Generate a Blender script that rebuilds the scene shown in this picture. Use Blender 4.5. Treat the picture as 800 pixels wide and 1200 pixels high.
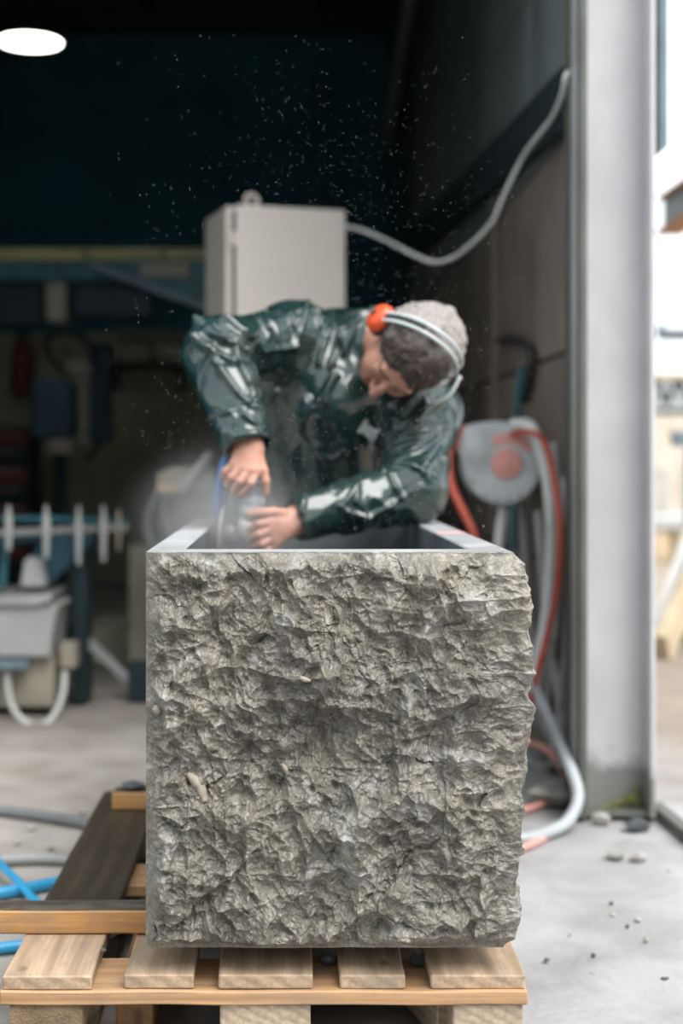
import bpy, bmesh, math, random
import numpy as np
from mathutils import Vector, Matrix
from mathutils.bvhtree import BVHTree

for _o in list(bpy.data.objects):
    bpy.data.objects.remove(_o, do_unlink=True)
SC = bpy.context.scene
COL = SC.collection
random.seed(7)
RNG = np.random.default_rng(11)

# ------------------------------------------------------------------ camera
F = 1666.7            # focal length in photo pixels (50 mm, 36 mm tall frame)
VX, VY = 335.0, 539.0 # vanishing point of the view axis in the photograph
CH = 0.926            # camera height
cam_d = bpy.data.cameras.new('camera')
cam = bpy.data.objects.new('camera', cam_d)
COL.objects.link(cam)
cam.location = (0, 0, CH)
cam.rotation_euler = (math.radians(90), 0, 0)
cam_d.sensor_fit = 'VERTICAL'
cam_d.sensor_height = 36.0
cam_d.lens = 50.0
cam_d.shift_x = (400 - VX) / 1200
cam_d.shift_y = -(600 - VY) / 1200
cam_d.clip_start = 0.05
cam_d.clip_end = 300
cam_d.dof.use_dof = True
cam_d.dof.focus_distance = 2.16
cam_d.dof.aperture_fstop = 2.0
SC.camera = cam

# ------------------------------------------------------------------ sky, light, exposure
world = bpy.data.worlds.new('overcast_sky')
SC.world = world
world.use_nodes = True
wn = world.node_tree.nodes; wl = world.node_tree.links
wn.clear()
w_out = wn.new('ShaderNodeOutputWorld'); w_bg = wn.new('ShaderNodeBackground')
w_tc = wn.new('ShaderNodeTexCoord'); w_no = wn.new('ShaderNodeTexNoise'); w_cr = wn.new('ShaderNodeValToRGB')
w_no.inputs['Scale'].default_value = 1.6; w_no.inputs['Detail'].default_value = 4
w_cr.color_ramp.elements[0].position = 0.3; w_cr.color_ramp.elements[0].color = (0.84, 0.92, 1.0, 1)
w_cr.color_ramp.elements[1].position = 0.7; w_cr.color_ramp.elements[1].color = (1.0, 1.0, 1.0, 1)
wl.new(w_tc.outputs['Generated'], w_no.inputs['Vector'])
wl.new(w_no.outputs['Fac'], w_cr.inputs['Fac'])
wl.new(w_cr.outputs['Color'], w_bg.inputs['Color'])
w_bg.inputs['Strength'].default_value = 1.75
wl.new(w_bg.outputs['Background'], w_out.inputs['Surface'])

sun_d = bpy.data.lights.new('veiled_sun', 'SUN')
sun_d.energy = 4.3
sun_d.angle = math.radians(42)
sun_d.color = (1.0, 0.97, 0.93)
sun = bpy.data.objects.new('veiled_sun', sun_d)
COL.objects.link(sun)
# shines from high above the yard in front of the shed, a little from the right
sun.rotation_euler = Vector((-0.42, 0.50, -1.0)).to_track_quat('-Z', 'Y').to_euler()

SC.view_settings.view_transform = 'Standard'
SC.view_settings.look = 'None'
SC.view_settings.exposure = 0.15
SC.view_settings.gamma = 1.0
SC.view_settings.use_curve_mapping = False

# ------------------------------------------------------------------ helpers
def P(px, py, Y):
    """photo pixel + depth along the view axis -> world point"""
    return Vector(((px - VX) * Y / F, Y, CH - (py - VY) * Y / F))

def G(px, py):
    """photo pixel on the floor -> world point"""
    return P(px, py, CH * F / (py - VY))

def tag(o, label=None, cat=None, group=None, kind=None):
    if label: o['label'] = label
    if cat: o['category'] = cat
    if group: o['group'] = group
    if kind: o['kind'] = kind
    return o

def thing(name, loc, label, cat, group=None, rotz=0):
    o = bpy.data.objects.new(name, None)
    o.empty_display_size = 0.05
    COL.objects.link(o)
    o.location = loc; o.rotation_euler = (0, 0, rotz)
    return tag(o, label, cat, group)

def wmat(o):
    m = Matrix.LocRotScale(o.location, o.rotation_euler, o.scale)
    return (wmat(o.parent) @ m) if o.parent else m

def adopt(o, parent):
    """parent o keeping its world placement"""
    if parent is None: return o
    m = wmat(parent).inverted() @ Matrix.LocRotScale(o.location, o.rotation_euler, o.scale)
    o.parent = parent
    l, r, s = m.decompose()
    o.location = l; o.rotation_euler = r.to_euler(); o.scale = s
    return o

def obj(name, me, mat=None, parent=None, loc=(0, 0, 0), rot=(0, 0, 0), smooth=False):
    o = bpy.data.objects.new(name, me)
    COL.objects.link(o)
    o.location = loc; o.rotation_euler = rot
    if mat is not None and len(me.materials) == 0: me.materials.append(mat)
    if smooth:
        me.polygons.foreach_set('use_smooth', [True] * len(me.polygons))
    return adopt(o, parent)

def mesh_np(name, verts, quads):
    me = bpy.data.meshes.new(name)
    verts = np.asarray(verts, dtype=np.float32); quads = np.asarray(quads, dtype=np.int32)
    n = quads.shape[1]
    me.vertices.add(len(verts)); me.vertices.foreach_set('co', verts.ravel())
    me.loops.add(quads.size); me.loops.foreach_set('vertex_index', quads.ravel())
    me.polygons.add(len(quads))
    me.polygons.foreach_set('loop_start', np.arange(0, quads.size, n, dtype=np.int32))
    me.update(calc_edges=True); me.validate()
    return me

def mesh_bm(name, bm):
    me = bpy.data.meshes.new(name)
    bmesh.ops.recalc_face_normals(bm, faces=bm.faces)
    bm.to_mesh(me); bm.free()
    return me

def box_me(name, sx, sy, sz, bev=0.003, seg=2):
    bm = bmesh.new()
    bmesh.ops.create_cube(bm, size=1.0)
    for v in bm.verts: v.co = Vector((v.co.x * sx, v.co.y * sy, v.co.z * sz))
    if bev:
        bmesh.ops.bevel(bm, geom=list(bm.edges), offset=bev, segments=seg, affect='EDGES', profile=0.5)
    return mesh_bm(name, bm)

def box(name, lo, hi, mat, parent=None, bev=0.003, seg=2):
    lo = Vector(lo); hi = Vector(hi)
    s = hi - lo
    return obj(name, box_me(name, abs(s.x), abs(s.y), abs(s.z), min(bev, 0.45 * min(abs(s.x), abs(s.y), abs(s.z)))), mat, parent, (lo + hi) / 2)

def beam_between(name, a, b, w, h, mat, parent=None, bev=0.002):
    """bar of section w x h from a to b, own origin at its middle"""
    a = Vector(a); b = Vector(b); d = b - a
    me = box_me(name, w, d.length, h, bev)
    q = d.to_track_quat('Y', 'Z')
    return obj(name, me, mat, parent, (a + b) / 2, q.to_euler())

def catmull(pts, n=8):
    pts = [Vector(p) for p in pts]
    if len(pts) == 2: return [pts[0].lerp(pts[1], i / n) for i in range(n + 1)]
    e = [pts[0] * 2 - pts[1]] + pts + [pts[-1] * 2 - pts[-2]]
    out = []
    for i in range(1, len(e) - 2):
        p0, p1, p2, p3 = e[i - 1], e[i], e[i + 1], e[i + 2]
        for k in range(n):
            t = k / n
            out.append(0.5 * ((2 * p1) + (p2 - p0) * t + (2 * p0 - 5 * p1 + 4 * p2 - p3) * t * t + (3 * p1 - p0 - 3 * p2 + p3) * t ** 3))
    out.append(pts[-1])
    return out

def tube_me(name, pts, r, sides=10, n=8, origin=None, rf=None):
    path = catmull(pts, n)
    bm = bmesh.new()
    origin = Vector(origin) if origin is not None else Vector((0, 0, 0))
    rings = []
    t0 = (path[1] - path[0]).normalized()
    up = Vector((0, 0, 1)) if abs(t0.z) < 0.9 else Vector((1, 0, 0))
    nrm = (up - t0 * up.dot(t0)).normalized()
    for i, p in enumerate(path):
        if i == 0: t = t0
        elif i == len(path) - 1: t = (path[i] - path[i - 1]).normalized()
        else: t = (path[i + 1] - path[i - 1]).normalized()
        nrm = (nrm - t * nrm.dot(t)).normalized()
        bn = t.cross(nrm)
        rr = r if rf is None else r * rf(i / (len(path) - 1))
        rings.append([bm.verts.new(p - origin + (nrm * math.cos(a) + bn * math.sin(a)) * rr)
                      for a in [2 * math.pi * k / sides for k in range(sides)]])
    for A, B in zip(rings, rings[1:]):
        for k in range(sides):
            bm.faces.new((A[k], A[(k + 1) % sides], B[(k + 1) % sides], B[k]))
    bm.faces.new(rings[0]); bm.faces.new(rings[-1])
    return mesh_bm(name, bm)

def tube(name, pts, r, mat, parent=None, sides=10, n=8, rf=None):
    pts = [Vector(p) for p in pts]
    o = pts[0]
    return obj(name, tube_me(name, pts, r, sides, n, o, rf), mat, parent, o, smooth=True)

def lathe(name, prof, mat, parent=None, loc=(0, 0, 0), axis=(0, 0, 1), seg=32, smooth=True):
    """profile of (radius, height) turned round the axis"""
    bm = bmesh.new()
    rings = []
    for r, h in prof:
        if r < 1e-5: rings.append([bm.verts.new((0, 0, h))])
        else: rings.append([bm.verts.new((r * math.cos(2 * math.pi * k / seg), r * math.sin(2 * math.pi * k / seg), h)) for k in range(seg)])
    for A, B in zip(rings, rings[1:]):
        for k in range(seg):
            a = A[k % len(A)], A[(k + 1) % len(A)]; b = B[k % len(B)], B[(k + 1) % len(B)]
            f = [a[0]] + ([a[1]] if len(A) > 1 else []) + ([b[1]] if len(B) > 1 else []) + [b[0]]
            if len(f) >= 3: bm.faces.new(f)
    if len(rings[0]) > 1: bm.faces.new(rings[0])
    if len(rings[-1]) > 1: bm.faces.new(rings[-1])
    q = Vector(axis).to_track_quat('Z', 'Y')
    o = obj(name, mesh_bm(name, bm), mat, parent, loc, q.to_euler(), smooth=False)
    if smooth:
        o.data.polygons.foreach_set('use_smooth', [True] * len(o.data.polygons))
        o.data.set_sharp_from_angle(angle=math.radians(42))
    return o

def prism(name, poly, axis, a, b, mat, parent=None, bev=0.0):
    """polygon extruded along a world axis ('x','y','z') from a to b"""
    bm = bmesh.new()
    def mk(p, t):
        return Vector((t, p[0], p[1])) if axis == 'x' else Vector((p[0], t, p[1])) if axis == 'y' else Vector((p[0], p[1], t))
    c = sum((mk(p, (a + b) / 2) for p in poly), Vector()) / len(poly)
    A = [bm.verts.new(mk(p, a) - c) for p in poly]; B = [bm.verts.new(mk(p, b) - c) for p in poly]
    bm.faces.new(A); bm.faces.new(list(reversed(B)))
    for i in range(len(poly)):
        j = (i + 1) % len(poly)
        bm.faces.new((A[i], B[i], B[j], A[j]))
    if bev: bmesh.ops.bevel(bm, geom=list(bm.edges), offset=bev, segments=2, affect='EDGES')
    return obj(name, mesh_bm(name, bm), mat, parent, c)

# ------------------------------------------------------------------ numpy noise
def _hash(ix, iy, iz, seed):
    h = (ix.astype(np.uint32) * np.uint32(374761393) + iy.astype(np.uint32) * np.uint32(668265263)
         + iz.astype(np.uint32) * np.uint32(2147483647 - 12345) + np.uint32((seed * 974711) & 0xffffffff))
    h = (h ^ (h >> np.uint32(13))) * np.uint32(1274126177)
    h = (h ^ (h >> np.uint32(16))) * np.uint32(2246822519)
    return ((h ^ (h >> np.uint32(15))) & np.uint32(0xffffff)).astype(np.float32) / np.float32(0xffffff)

def vnoise(x, y, z, seed=0):
    x = np.asarray(x, np.float32); y = np.asarray(y, np.float32); z = np.asarray(z, np.float32)
    x, y, z = np.broadcast_arrays(x, y, z)
    fx, fy, fz = np.floor(x), np.floor(y), np.floor(z)
    ix, iy, iz = fx.astype(np.int64), fy.astype(np.int64), fz.astype(np.int64)
    tx, ty, tz = x - fx, y - fy, z - fz
    q = lambda t: t * t * t * (t * (t * 6 - 15) + 10)
    tx, ty, tz = q(tx), q(ty), q(tz)
    def c(a, b, d): return _hash(ix + a, iy + b, iz + d, seed)
    l = lambda a, b, t: a + (b - a) * t
    return l(l(l(c(0,0,0), c(1,0,0), tx), l(c(0,1,0), c(1,1,0), tx), ty),
             l(l(c(0,0,1), c(1,0,1), tx), l(c(0,1,1), c(1,1,1), tx), ty), tz) * 2 - 1

def fbm(x, y, z, oct=4, seed=0, gain=0.5):
    s = 0; a = 1.0
    for i in range(oct):
        s = s + a * vnoise(x * 2 ** i, y * 2 ** i, z * 2 ** i, seed + i * 17); a *= gain
    return s

def facets(u, v, scale, seed, tilt=1.0, asp=1.0):
    """broken-rock facets: every jittered cell is its own tilted plane"""
    U = u / scale; V = v / (scale * asp)
    iu, iv = np.floor(U), np.floor(V)
    best = np.full(U.shape, 9.0, np.float32); h = np.zeros(U.shape, np.float32)
    zero = np.zeros(U.shape, np.int64)
    for du in (-1, 0, 1):
        for dv in (-1, 0, 1):
            cu = (iu + du).astype(np.int64); cv = (iv + dv).astype(np.int64)
            jx = cu + _hash(cu, cv, zero, seed); jy = cv + _hash(cu, cv, zero + 1, seed)
            d = (U - jx) ** 2 + (V - jy) ** 2
            g1 = _hash(cu, cv, zero + 2, seed) * 2 - 1; g2 = _hash(cu, cv, zero + 3, seed) * 2 - 1
            h0 = _hash(cu, cv, zero + 4, seed) * 2 - 1
            m = d < best
            best = np.where(m, d, best)
            h = np.where(m, 0.45 * h0 + tilt * (g1 * (U - jx) + g2 * (V - jy)), h)
    return h * scale

def scoops(u, v, scale, seed, tilt=0.8, asp=1.0, cup=1.0):
    """conchoidal fracture: shallow cupped scars meeting in sharp ridges (continuous)"""
    U = u / scale; V = v / (scale * asp)
    iu, iv = np.floor(U), np.floor(V)
    h = np.full(U.shape, 9.0, np.float32); zero = np.zeros(U.shape, np.int64)
    for du in (-2, -1, 0, 1, 2):
        for dv in (-2, -1, 0, 1, 2):
            cu = (iu + du).astype(np.int64); cv = (iv + dv).astype(np.int64)
            dx = U - cu - _hash(cu, cv, zero, seed); dy = V - cv - _hash(cu, cv, zero + 1, seed)
            g1 = _hash(cu, cv, zero + 2, seed) * 2 - 1; g2 = _hash(cu, cv, zero + 3, seed) * 2 - 1
            h0 = _hash(cu, cv, zero + 4, seed) * 2 - 1
            h = np.minimum(h, 0.4 * h0 + tilt * (g1 * dx + g2 * dy) + cup * (dx * dx + dy * dy))
    return h * scale

def smooth01(x, a, b):
    t = np.clip((x - a) / (b - a), 0, 1)
    return t * t * (3 - 2 * t)

# ------------------------------------------------------------------ signed-distance modelling
class SDF:
    def __init__(s, lo, hi, h):
        s.lo = np.array(lo, np.float32); s.h = h
        s.n = np.ceil((np.array(hi) - s.lo) / h).astype(int) + 1
        s.D = np.full(tuple(s.n), 0.1, np.float32)
    def _sub(s, lo, hi):
        a = np.clip(np.floor((np.array(lo) - s.lo) / s.h).astype(int), 0, s.n)
        b = np.clip(np.ceil((np.array(hi) - s.lo) / s.h).astype(int) + 1, 0, s.n)
        sl = tuple(slice(i, j) for i, j in zip(a, b))
        ax = [s.lo[i] + s.h * np.arange(a[i], b[i], dtype=np.float32) for i in range(3)]
        return sl, ax[0][:, None, None], ax[1][None, :, None], ax[2][None, None, :]
    def put(s, fn, lo, hi, k, sub=False):
        sl, X, Y, Z = s._sub(lo, hi)
        A = s.D[sl]
        if A.size == 0: return
        B = fn(X, Y, Z).astype(np.float32)
        if sub:
            A = -A
        t = np.clip(0.5 + 0.5 * (B - A) / k, 0, 1)
        R = B + (A - B) * t - k * t * (1 - t)
        s.D[sl] = -R if sub else R
    def cone(s, a, b, ra, rb, k=0.01, sub=False):
        a = np.array(a, np.float32); b = np.array(b, np.float32)
        m = max(ra, rb) + 2 * k + 3 * s.h
        def fn(X, Y, Z):
            ba = b - a; l2 = float(ba @ ba) + 1e-9
            t = np.clip(((X - a[0]) * ba[0] + (Y - a[1]) * ba[1] + (Z - a[2]) * ba[2]) / l2, 0, 1)
            return np.sqrt((X - a[0] - t * ba[0]) ** 2 + (Y - a[1] - t * ba[1]) ** 2 + (Z - a[2] - t * ba[2]) ** 2) - (ra + (rb - ra) * t)
        s.put(fn, np.minimum(a, b) - m, np.maximum(a, b) + m, k, sub)
    def chain(s, pts, rs, k=0.006):
        for i in range(len(pts) - 1): s.cone(pts[i], pts[i + 1], rs[i], rs[i + 1], k)
    def ell(s, c, axes, rad, k=0.02, sub=False):
        c = np.array(c, np.float32); ax = [np.array(v, np.float32) for v in axes]
        m = max(rad) + 2 * k + 3 * s.h
        def fn(X, Y, Z):
            x, y, z = X - c[0], Y - c[1], Z - c[2]
            q = [x * v[0] + y * v[1] + z * v[2] for v in ax]
            k0 = np.sqrt(sum((q[i] / rad[i]) ** 2 for i in range(3)))
            k1 = np.sqrt(sum((q[i] / rad[i] ** 2) ** 2 for i in range(3))) + 1e-6
            return k0 * (k0 - 1) / k1
        s.put(fn, c - m, c + m, k, sub)
    def mesh(s, name, relax=0):
        D = s.D
        ins = D < 0
        act = np.zeros(tuple(s.n - 1), bool)
        cs = [(i, j, k) for i in (0, 1) for j in (0, 1) for k in (0, 1)]
        view = lambda A, c: A[c[0]:A.shape[0] - 1 + c[0], c[1]:A.shape[1] - 1 + c[1], c[2]:A.shape[2] - 1 + c[2]]
        al = np.ones_like(act); an = np.zeros_like(act)
        for c in cs:
            v = view(ins, c); al &= v; an |= v
        act = an & ~al
        idx = np.argwhere(act)
        vals = np.stack([D[idx[:, 0] + c[0], idx[:, 1] + c[1], idx[:, 2] + c[2]] for c in cs], 1)
        acc = np.zeros((len(idx), 3), np.float32); cnt = np.zeros(len(idx), np.float32)
        for a in range(8):
            for b in range(a + 1, 8):
                ca, cb = np.array(cs[a]), np.array(cs[b])
                if np.abs(ca - cb).sum() != 1: continue
                va, vb = vals[:, a], vals[:, b]
                m = (va < 0) != (vb < 0)
                t = np.where(m, va / np.where(m, va - vb, 1), 0)
                acc += m[:, None] * (ca + t[:, None] * (cb - ca)); cnt += m
        V = s.lo + s.h * (idx + acc / cnt[:, None])
        vid = np.full(act.shape, -1, np.int32); vid[act] = np.arange(len(idx))
        quads = []
        for ax in range(3):
            o1, o2 = [(1, 2), (2, 0), (0, 1)][ax]
            sa = [slice(1, -1)] * 3; sb = [slice(1, -1)] * 3
            sa[ax] = slice(0, -1); sb[ax] = slice(1, None)
            A = ins[tuple(sa)]; B = ins[tuple(sb)]
            ch = np.argwhere(A != B)
            if len(ch) == 0: continue
            e = ch.copy(); off = np.ones(3, int); off[ax] = 0; e = e + off
            flip = A[tuple(ch.T)]
            def cell(d1, d2):
                c = e.copy(); c[:, o1] += d1; c[:, o2] += d2
                return vid[c[:, 0], c[:, 1], c[:, 2]]
            q = np.stack([cell(-1, -1), cell(0, -1), cell(0, 0), cell(-1, 0)], 1)
            q = np.where(flip[:, None], q, q[:, ::-1])
            quads.append(q)
        Q = np.concatenate(quads); Q = Q[(Q >= 0).all(1)]
        for _ in range(relax):
            S = np.zeros_like(V); N = np.zeros(len(V), np.float32)
            for i in range(4):
                np.add.at(S, Q[:, i], V[Q[:, (i + 1) % 4]] + V[Q[:, i - 1]]); np.add.at(N, Q[:, i], 2)
            V = 0.5 * V + 0.5 * S / np.maximum(N, 1)[:, None]
        return V.astype(np.float32), Q

def vnormals(V, Q):
    n = np.cross(V[Q[:, 2]] - V[Q[:, 0]], V[Q[:, 3]] - V[Q[:, 1]])
    N = np.zeros_like(V)
    for i in range(4): np.add.at(N, Q[:, i], n)
    return N / (np.linalg.norm(N, axis=1, keepdims=True) + 1e-12)

# ------------------------------------------------------------------ materials
class Mat:
    def __init__(s, name, col=(0.5, 0.5, 0.5), rough=0.6, metal=0.0, spec=0.5):
        s.m = bpy.data.materials.new(name); s.m.use_nodes = True
        s.nt = s.m.node_tree; s.b = s.nt.nodes['Principled BSDF']
        s.b.inputs['Base Color'].default_value = (*col, 1)
        s.b.inputs['Roughness'].default_value = rough
        s.b.inputs['Metallic'].default_value = metal
        s.b.inputs['Specular IOR Level'].default_value = spec
        s._c = None
    def n(s, t, **kw):
        nd = s.nt.nodes.new(t)
        for k, v in kw.items():
            if k in nd.inputs.keys(): nd.inputs[k].default_value = v
            else: setattr(nd, k, v)
        return nd
    def l(s, a, b): s.nt.links.new(a, b)
    def coord(s, scale=(1, 1, 1), kind='Object'):
        tc = s.n('ShaderNodeTexCoord'); mp = s.n('ShaderNodeMapping')
        mp.inputs['Scale'].default_value = scale
        s.l(tc.outputs[kind], mp.inputs['Vector'])
        oi = s.n('ShaderNodeObjectInfo'); ad = s.n('ShaderNodeVectorMath', operation='MULTIPLY_ADD')
        cb = s.n('ShaderNodeCombineXYZ')
        for i in range(3): s.l(oi.outputs['Random'], cb.inputs[i])
        s.l(cb.outputs[0], ad.inputs[0]); ad.inputs[1].default_value = (37, 53, 71)
        s.l(mp.outputs[0], ad.inputs[2])
        return ad.outputs[0]
    def noise(s, scale, detail=4, vec=None, dist=0.0, rough=0.55):
        nd = s.n('ShaderNodeTexNoise'); nd.inputs['Scale'].default_value = scale
        nd.inputs['Detail'].default_value = detail; nd.inputs['Distortion'].default_value = dist
        nd.inputs['Roughness'].default_value = rough
        s.l(vec if vec is not None else s.coord(), nd.inputs['Vector'])
        return nd.outputs['Fac']
    def ramp(s, fac, stops):
        r = s.n('ShaderNodeValToRGB'); e = r.color_ramp.elements
        while len(e) < len(stops): e.new(0.5)
        for el, (p, c) in zip(e, stops):
            el.position = p; el.color = (*c, 1) if len(c) == 3 else c
        s.l(fac, r.inputs['Fac'])
        return r.outputs['Color']
    def mix(s, fac, a, b, mode='MIX'):
        m = s.n('ShaderNodeMix', data_type='RGBA', blend_type=mode)
        for sock, v in ((m.inputs[0], fac), (m.inputs[6], a), (m.inputs[7], b)):
            if hasattr(v, 'is_linked') or hasattr(v, 'links'): s.l(v, sock)
            elif isinstance(v, (int, float)): sock.default_value = v
            else: sock.default_value = (*v, 1)
        return m.outputs[2]
    def color(s, c): s.l(c, s.b.inputs['Base Color']); return s
    def rough(s, fac, lo, hi):
        mr = s.n('ShaderNodeMapRange'); mr.inputs['To Min'].default_value = lo; mr.inputs['To Max'].default_value = hi
        s.l(fac, mr.inputs['Value']); s.l(mr.outputs[0], s.b.inputs['Roughness']); return s
    def bump(s, h, strength=0.3, dist=0.01):
        b = s.n('ShaderNodeBump'); b.inputs['Strength'].default_value = strength; b.inputs['Distance'].default_value = dist
        s.l(h, b.inputs['Height'])
        old = s.b.inputs['Normal'].links
        if old: s.l(old[0].from_socket, b.inputs['Normal'])
        s.l(b.outputs[0], s.b.inputs['Normal']); return s

def simple(name, col, rough=0.6, metal=0.0, var=0.25, scale=6, bump=0.1, spec=0.5):
    m = Mat(name, col, rough, metal, spec)
    v = m.coord()
    f = m.noise(scale, 5, v)
    lo = tuple(c * (1 - var) for c in col); hi = tuple(min(1, c * (1 + var)) for c in col)
    m.color(m.ramp(f, [(0.3, lo), (0.7, hi)]))
    f2 = m.noise(scale * 9, 3, v)
    m.rough(f2, max(0.03, rough - 0.12), min(1, rough + 0.12))
    if bump: m.bump(f2, bump, 0.004)
    return m.m

# ------------------------------------------------------------------ material library
def mk_floor():
    m = Mat('dusty_concrete', (0.3, 0.29, 0.28), 0.7)
    tc = m.n('ShaderNodeTexCoord'); v = tc.outputs['Object']
    big = m.noise(0.9, 5, v, 0.6); mid = m.noise(5, 6, v, 0.3); fine = m.noise(60, 4, v)
    c = m.ramp(big, [(0.25, (0.30, 0.29, 0.285)), (0.5, (0.385, 0.385, 0.395)), (0.75, (0.455, 0.455, 0.465))])
    sx = m.n('ShaderNodeSeparateXYZ'); m.l(v, sx.inputs[0])
    adx = m.n('ShaderNodeMath', operation='MULTIPLY_ADD'); m.l(big, adx.inputs[0]); adx.inputs[1].default_value = 0.8; m.l(sx.outputs['X'], adx.inputs[2])
    c = m.mix(m.ramp(adx.outputs[0], [(0.15, (1, 1, 1)), (0.75, (0, 0, 0))]), c, m.mix(1.0, c, (1.0, 0.93, 0.83), 'MULTIPLY'))   # dry buff dust indoors
    yard = m.n('ShaderNodeMath', operation='MULTIPLY'); m.l(sx.outputs['X'], yard.inputs[0]); yard.inputs[1].default_value = 0.25
    c = m.mix(m.ramp(yard.outputs[0], [(0.25, (0, 0, 0)), (0.34, (1, 1, 1))]), c, m.mix(1.0, c, (0.80, 0.66, 0.50), 'MULTIPLY'))   # sandy yard
    # dark wet patch on the left before the pallet, added to dim jacket reflections
    ady = m.n('ShaderNodeMath', operation='MULTIPLY_ADD'); m.l(mid, ady.inputs[0]); ady.inputs[1].default_value = 0.6; m.l(sx.outputs['Y'], ady.inputs[2])
    wetm = m.n('ShaderNodeMath', operation='MULTIPLY')
    m.l(m.ramp(adx.outputs[0], [(0.0, (1, 1, 1)), (0.25, (0, 0, 0))]), wetm.inputs[0])
    sc_ = m.n('ShaderNodeMath', operation='MULTIPLY'); m.l(ady.outputs[0], sc_.inputs[0]); sc_.inputs[1].default_value = 0.2
    m.l(m.ramp(sc_.outputs[0], [(0.50, (1, 1, 1)), (0.56, (0, 0, 0))]), wetm.inputs[1])
    c = m.mix(wetm.outputs[0], c, m.mix(1.0, c, (0.30, 0.32, 0.33), 'MULTIPLY'))
    c = m.mix(0.55, c, m.ramp(mid, [(0.35, (0.55, 0.52, 0.48)), (0.6, (1, 1, 1))]), 'MULTIPLY')
    vo = m.n('ShaderNodeTexVoronoi'); vo.inputs['Scale'].default_value = 9; vo.inputs['Randomness'].default_value = 1
    m.l(v, vo.inputs['Vector'])
    spots = m.ramp(vo.outputs['Distance'], [(0.03, (0.2, 0.17, 0.13)), (0.09, (1, 1, 1))])
    c = m.mix(m.ramp(m.noise(2.2, 3, v), [(0.5, (0, 0, 0)), (0.62, (0.8, 0.8, 0.8))]), c, m.mix(1.0, c, spots, 'MULTIPLY'))
    m.color(c)
    m.rough(mid, 0.42, 0.85)
    m.bump(fine, 0.25, 0.01); m.bump(mid, 0.35, 0.03)
    return m.m
def mk_wood(name, light, dark, wet=None, ring=16.0, rough=0.72, grey=0.0):
    """solid timber: rings about the long (local Y) axis, so the ends show end grain; wet = local y past which it is wet and dark"""
    m = Mat(name, light, rough)
    v = m.coord((1, 0.09, 1))
    wv = m.n('ShaderNodeTexWave', wave_type='RINGS', rings_direction='Y')
    wv.inputs['Scale'].default_value = ring; wv.inputs['Distortion'].default_value = 2.6
    wv.inputs['Detail'].default_value = 3; wv.inputs['Detail Scale'].default_value = 1.4
    m.l(v, wv.inputs['Vector'])
    fib = m.noise(160, 3, m.coord((1, 0.03, 1)))
    c = m.ramp(wv.outputs['Fac'], [(0.0, tuple(0.45 * a + 0.55 * b for a, b in zip(dark, light))), (0.6, light), (1.0, tuple(min(1, x * 1.06) for x in light))])
    c = m.mix(0.35, c, m.ramp(fib, [(0.3, (0.34, 0.3, 0.26)), (0.62, (1.06, 1.04, 1))]), 'MULTIPLY')
    dirt = m.noise(9, 5, m.coord((1, 0.6, 1)), 0.5)
    c = m.mix(m.ramp(dirt, [(0.5, (0, 0, 0)), (0.75, (0.55 + grey, 0.55 + grey, 0.55 + grey))]), c, (0.16, 0.13, 0.105))
    vo = m.n('ShaderNodeTexVoronoi'); vo.inputs['Scale'].default_value = 11; m.l(m.coord((1, 0.55, 0.4)), vo.inputs['Vector'])
    c = m.mix(m.ramp(vo.outputs['Distance'], [(0.07, (0.85, 0.85, 0.85)), (0.13, (0, 0, 0))]), c, tuple(x * 0.45 for x in dark))   # knots
    smear = m.noise(26, 6, m.coord((1, 0.35, 1)), 1.2, 0.7)
    c = m.mix(m.ramp(smear, [(0.46, (0, 0, 0)), (0.68, (0.5, 0.5, 0.5))]), c, (0.20, 0.165, 0.135))   # ground-in grime
    if wet is not None:
        tc = m.n('ShaderNodeTexCoord'); sp = m.n('ShaderNodeSeparateXYZ'); m.l(tc.outputs['Object'], sp.inputs[0])
        ad = m.n('ShaderNodeMath', operation='MULTIPLY_ADD'); m.l(dirt, ad.inputs[0]); ad.inputs[1].default_value = 0.05
        m.l(sp.outputs['Y'], ad.inputs[2])
        mr = m.n('ShaderNodeMapRange', interpolation_type='SMOOTHSTEP'); m.l(ad.outputs[0], mr.inputs['Value'])
        mr.inputs['From Min'].default_value = wet; mr.inputs['From Max'].default_value = wet + 0.04
        c = m.mix(mr.outputs[0], c, m.mix(0.9, c, (0.03, 0.034, 0.028), 'MULTIPLY'))
        r2 = m.n('ShaderNodeMapRange'); m.l(mr.outputs[0], r2.inputs['Value'])
        r2.inputs['To Min'].default_value = rough; r2.inputs['To Max'].default_value = 0.5
        m.l(r2.outputs[0], m.b.inputs['Roughness'])
    m.color(c)
    m.bump(fib, 0.25, 0.002); m.bump(wv.outputs['Fac'], 0.15, 0.002)
    return m.m
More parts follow.
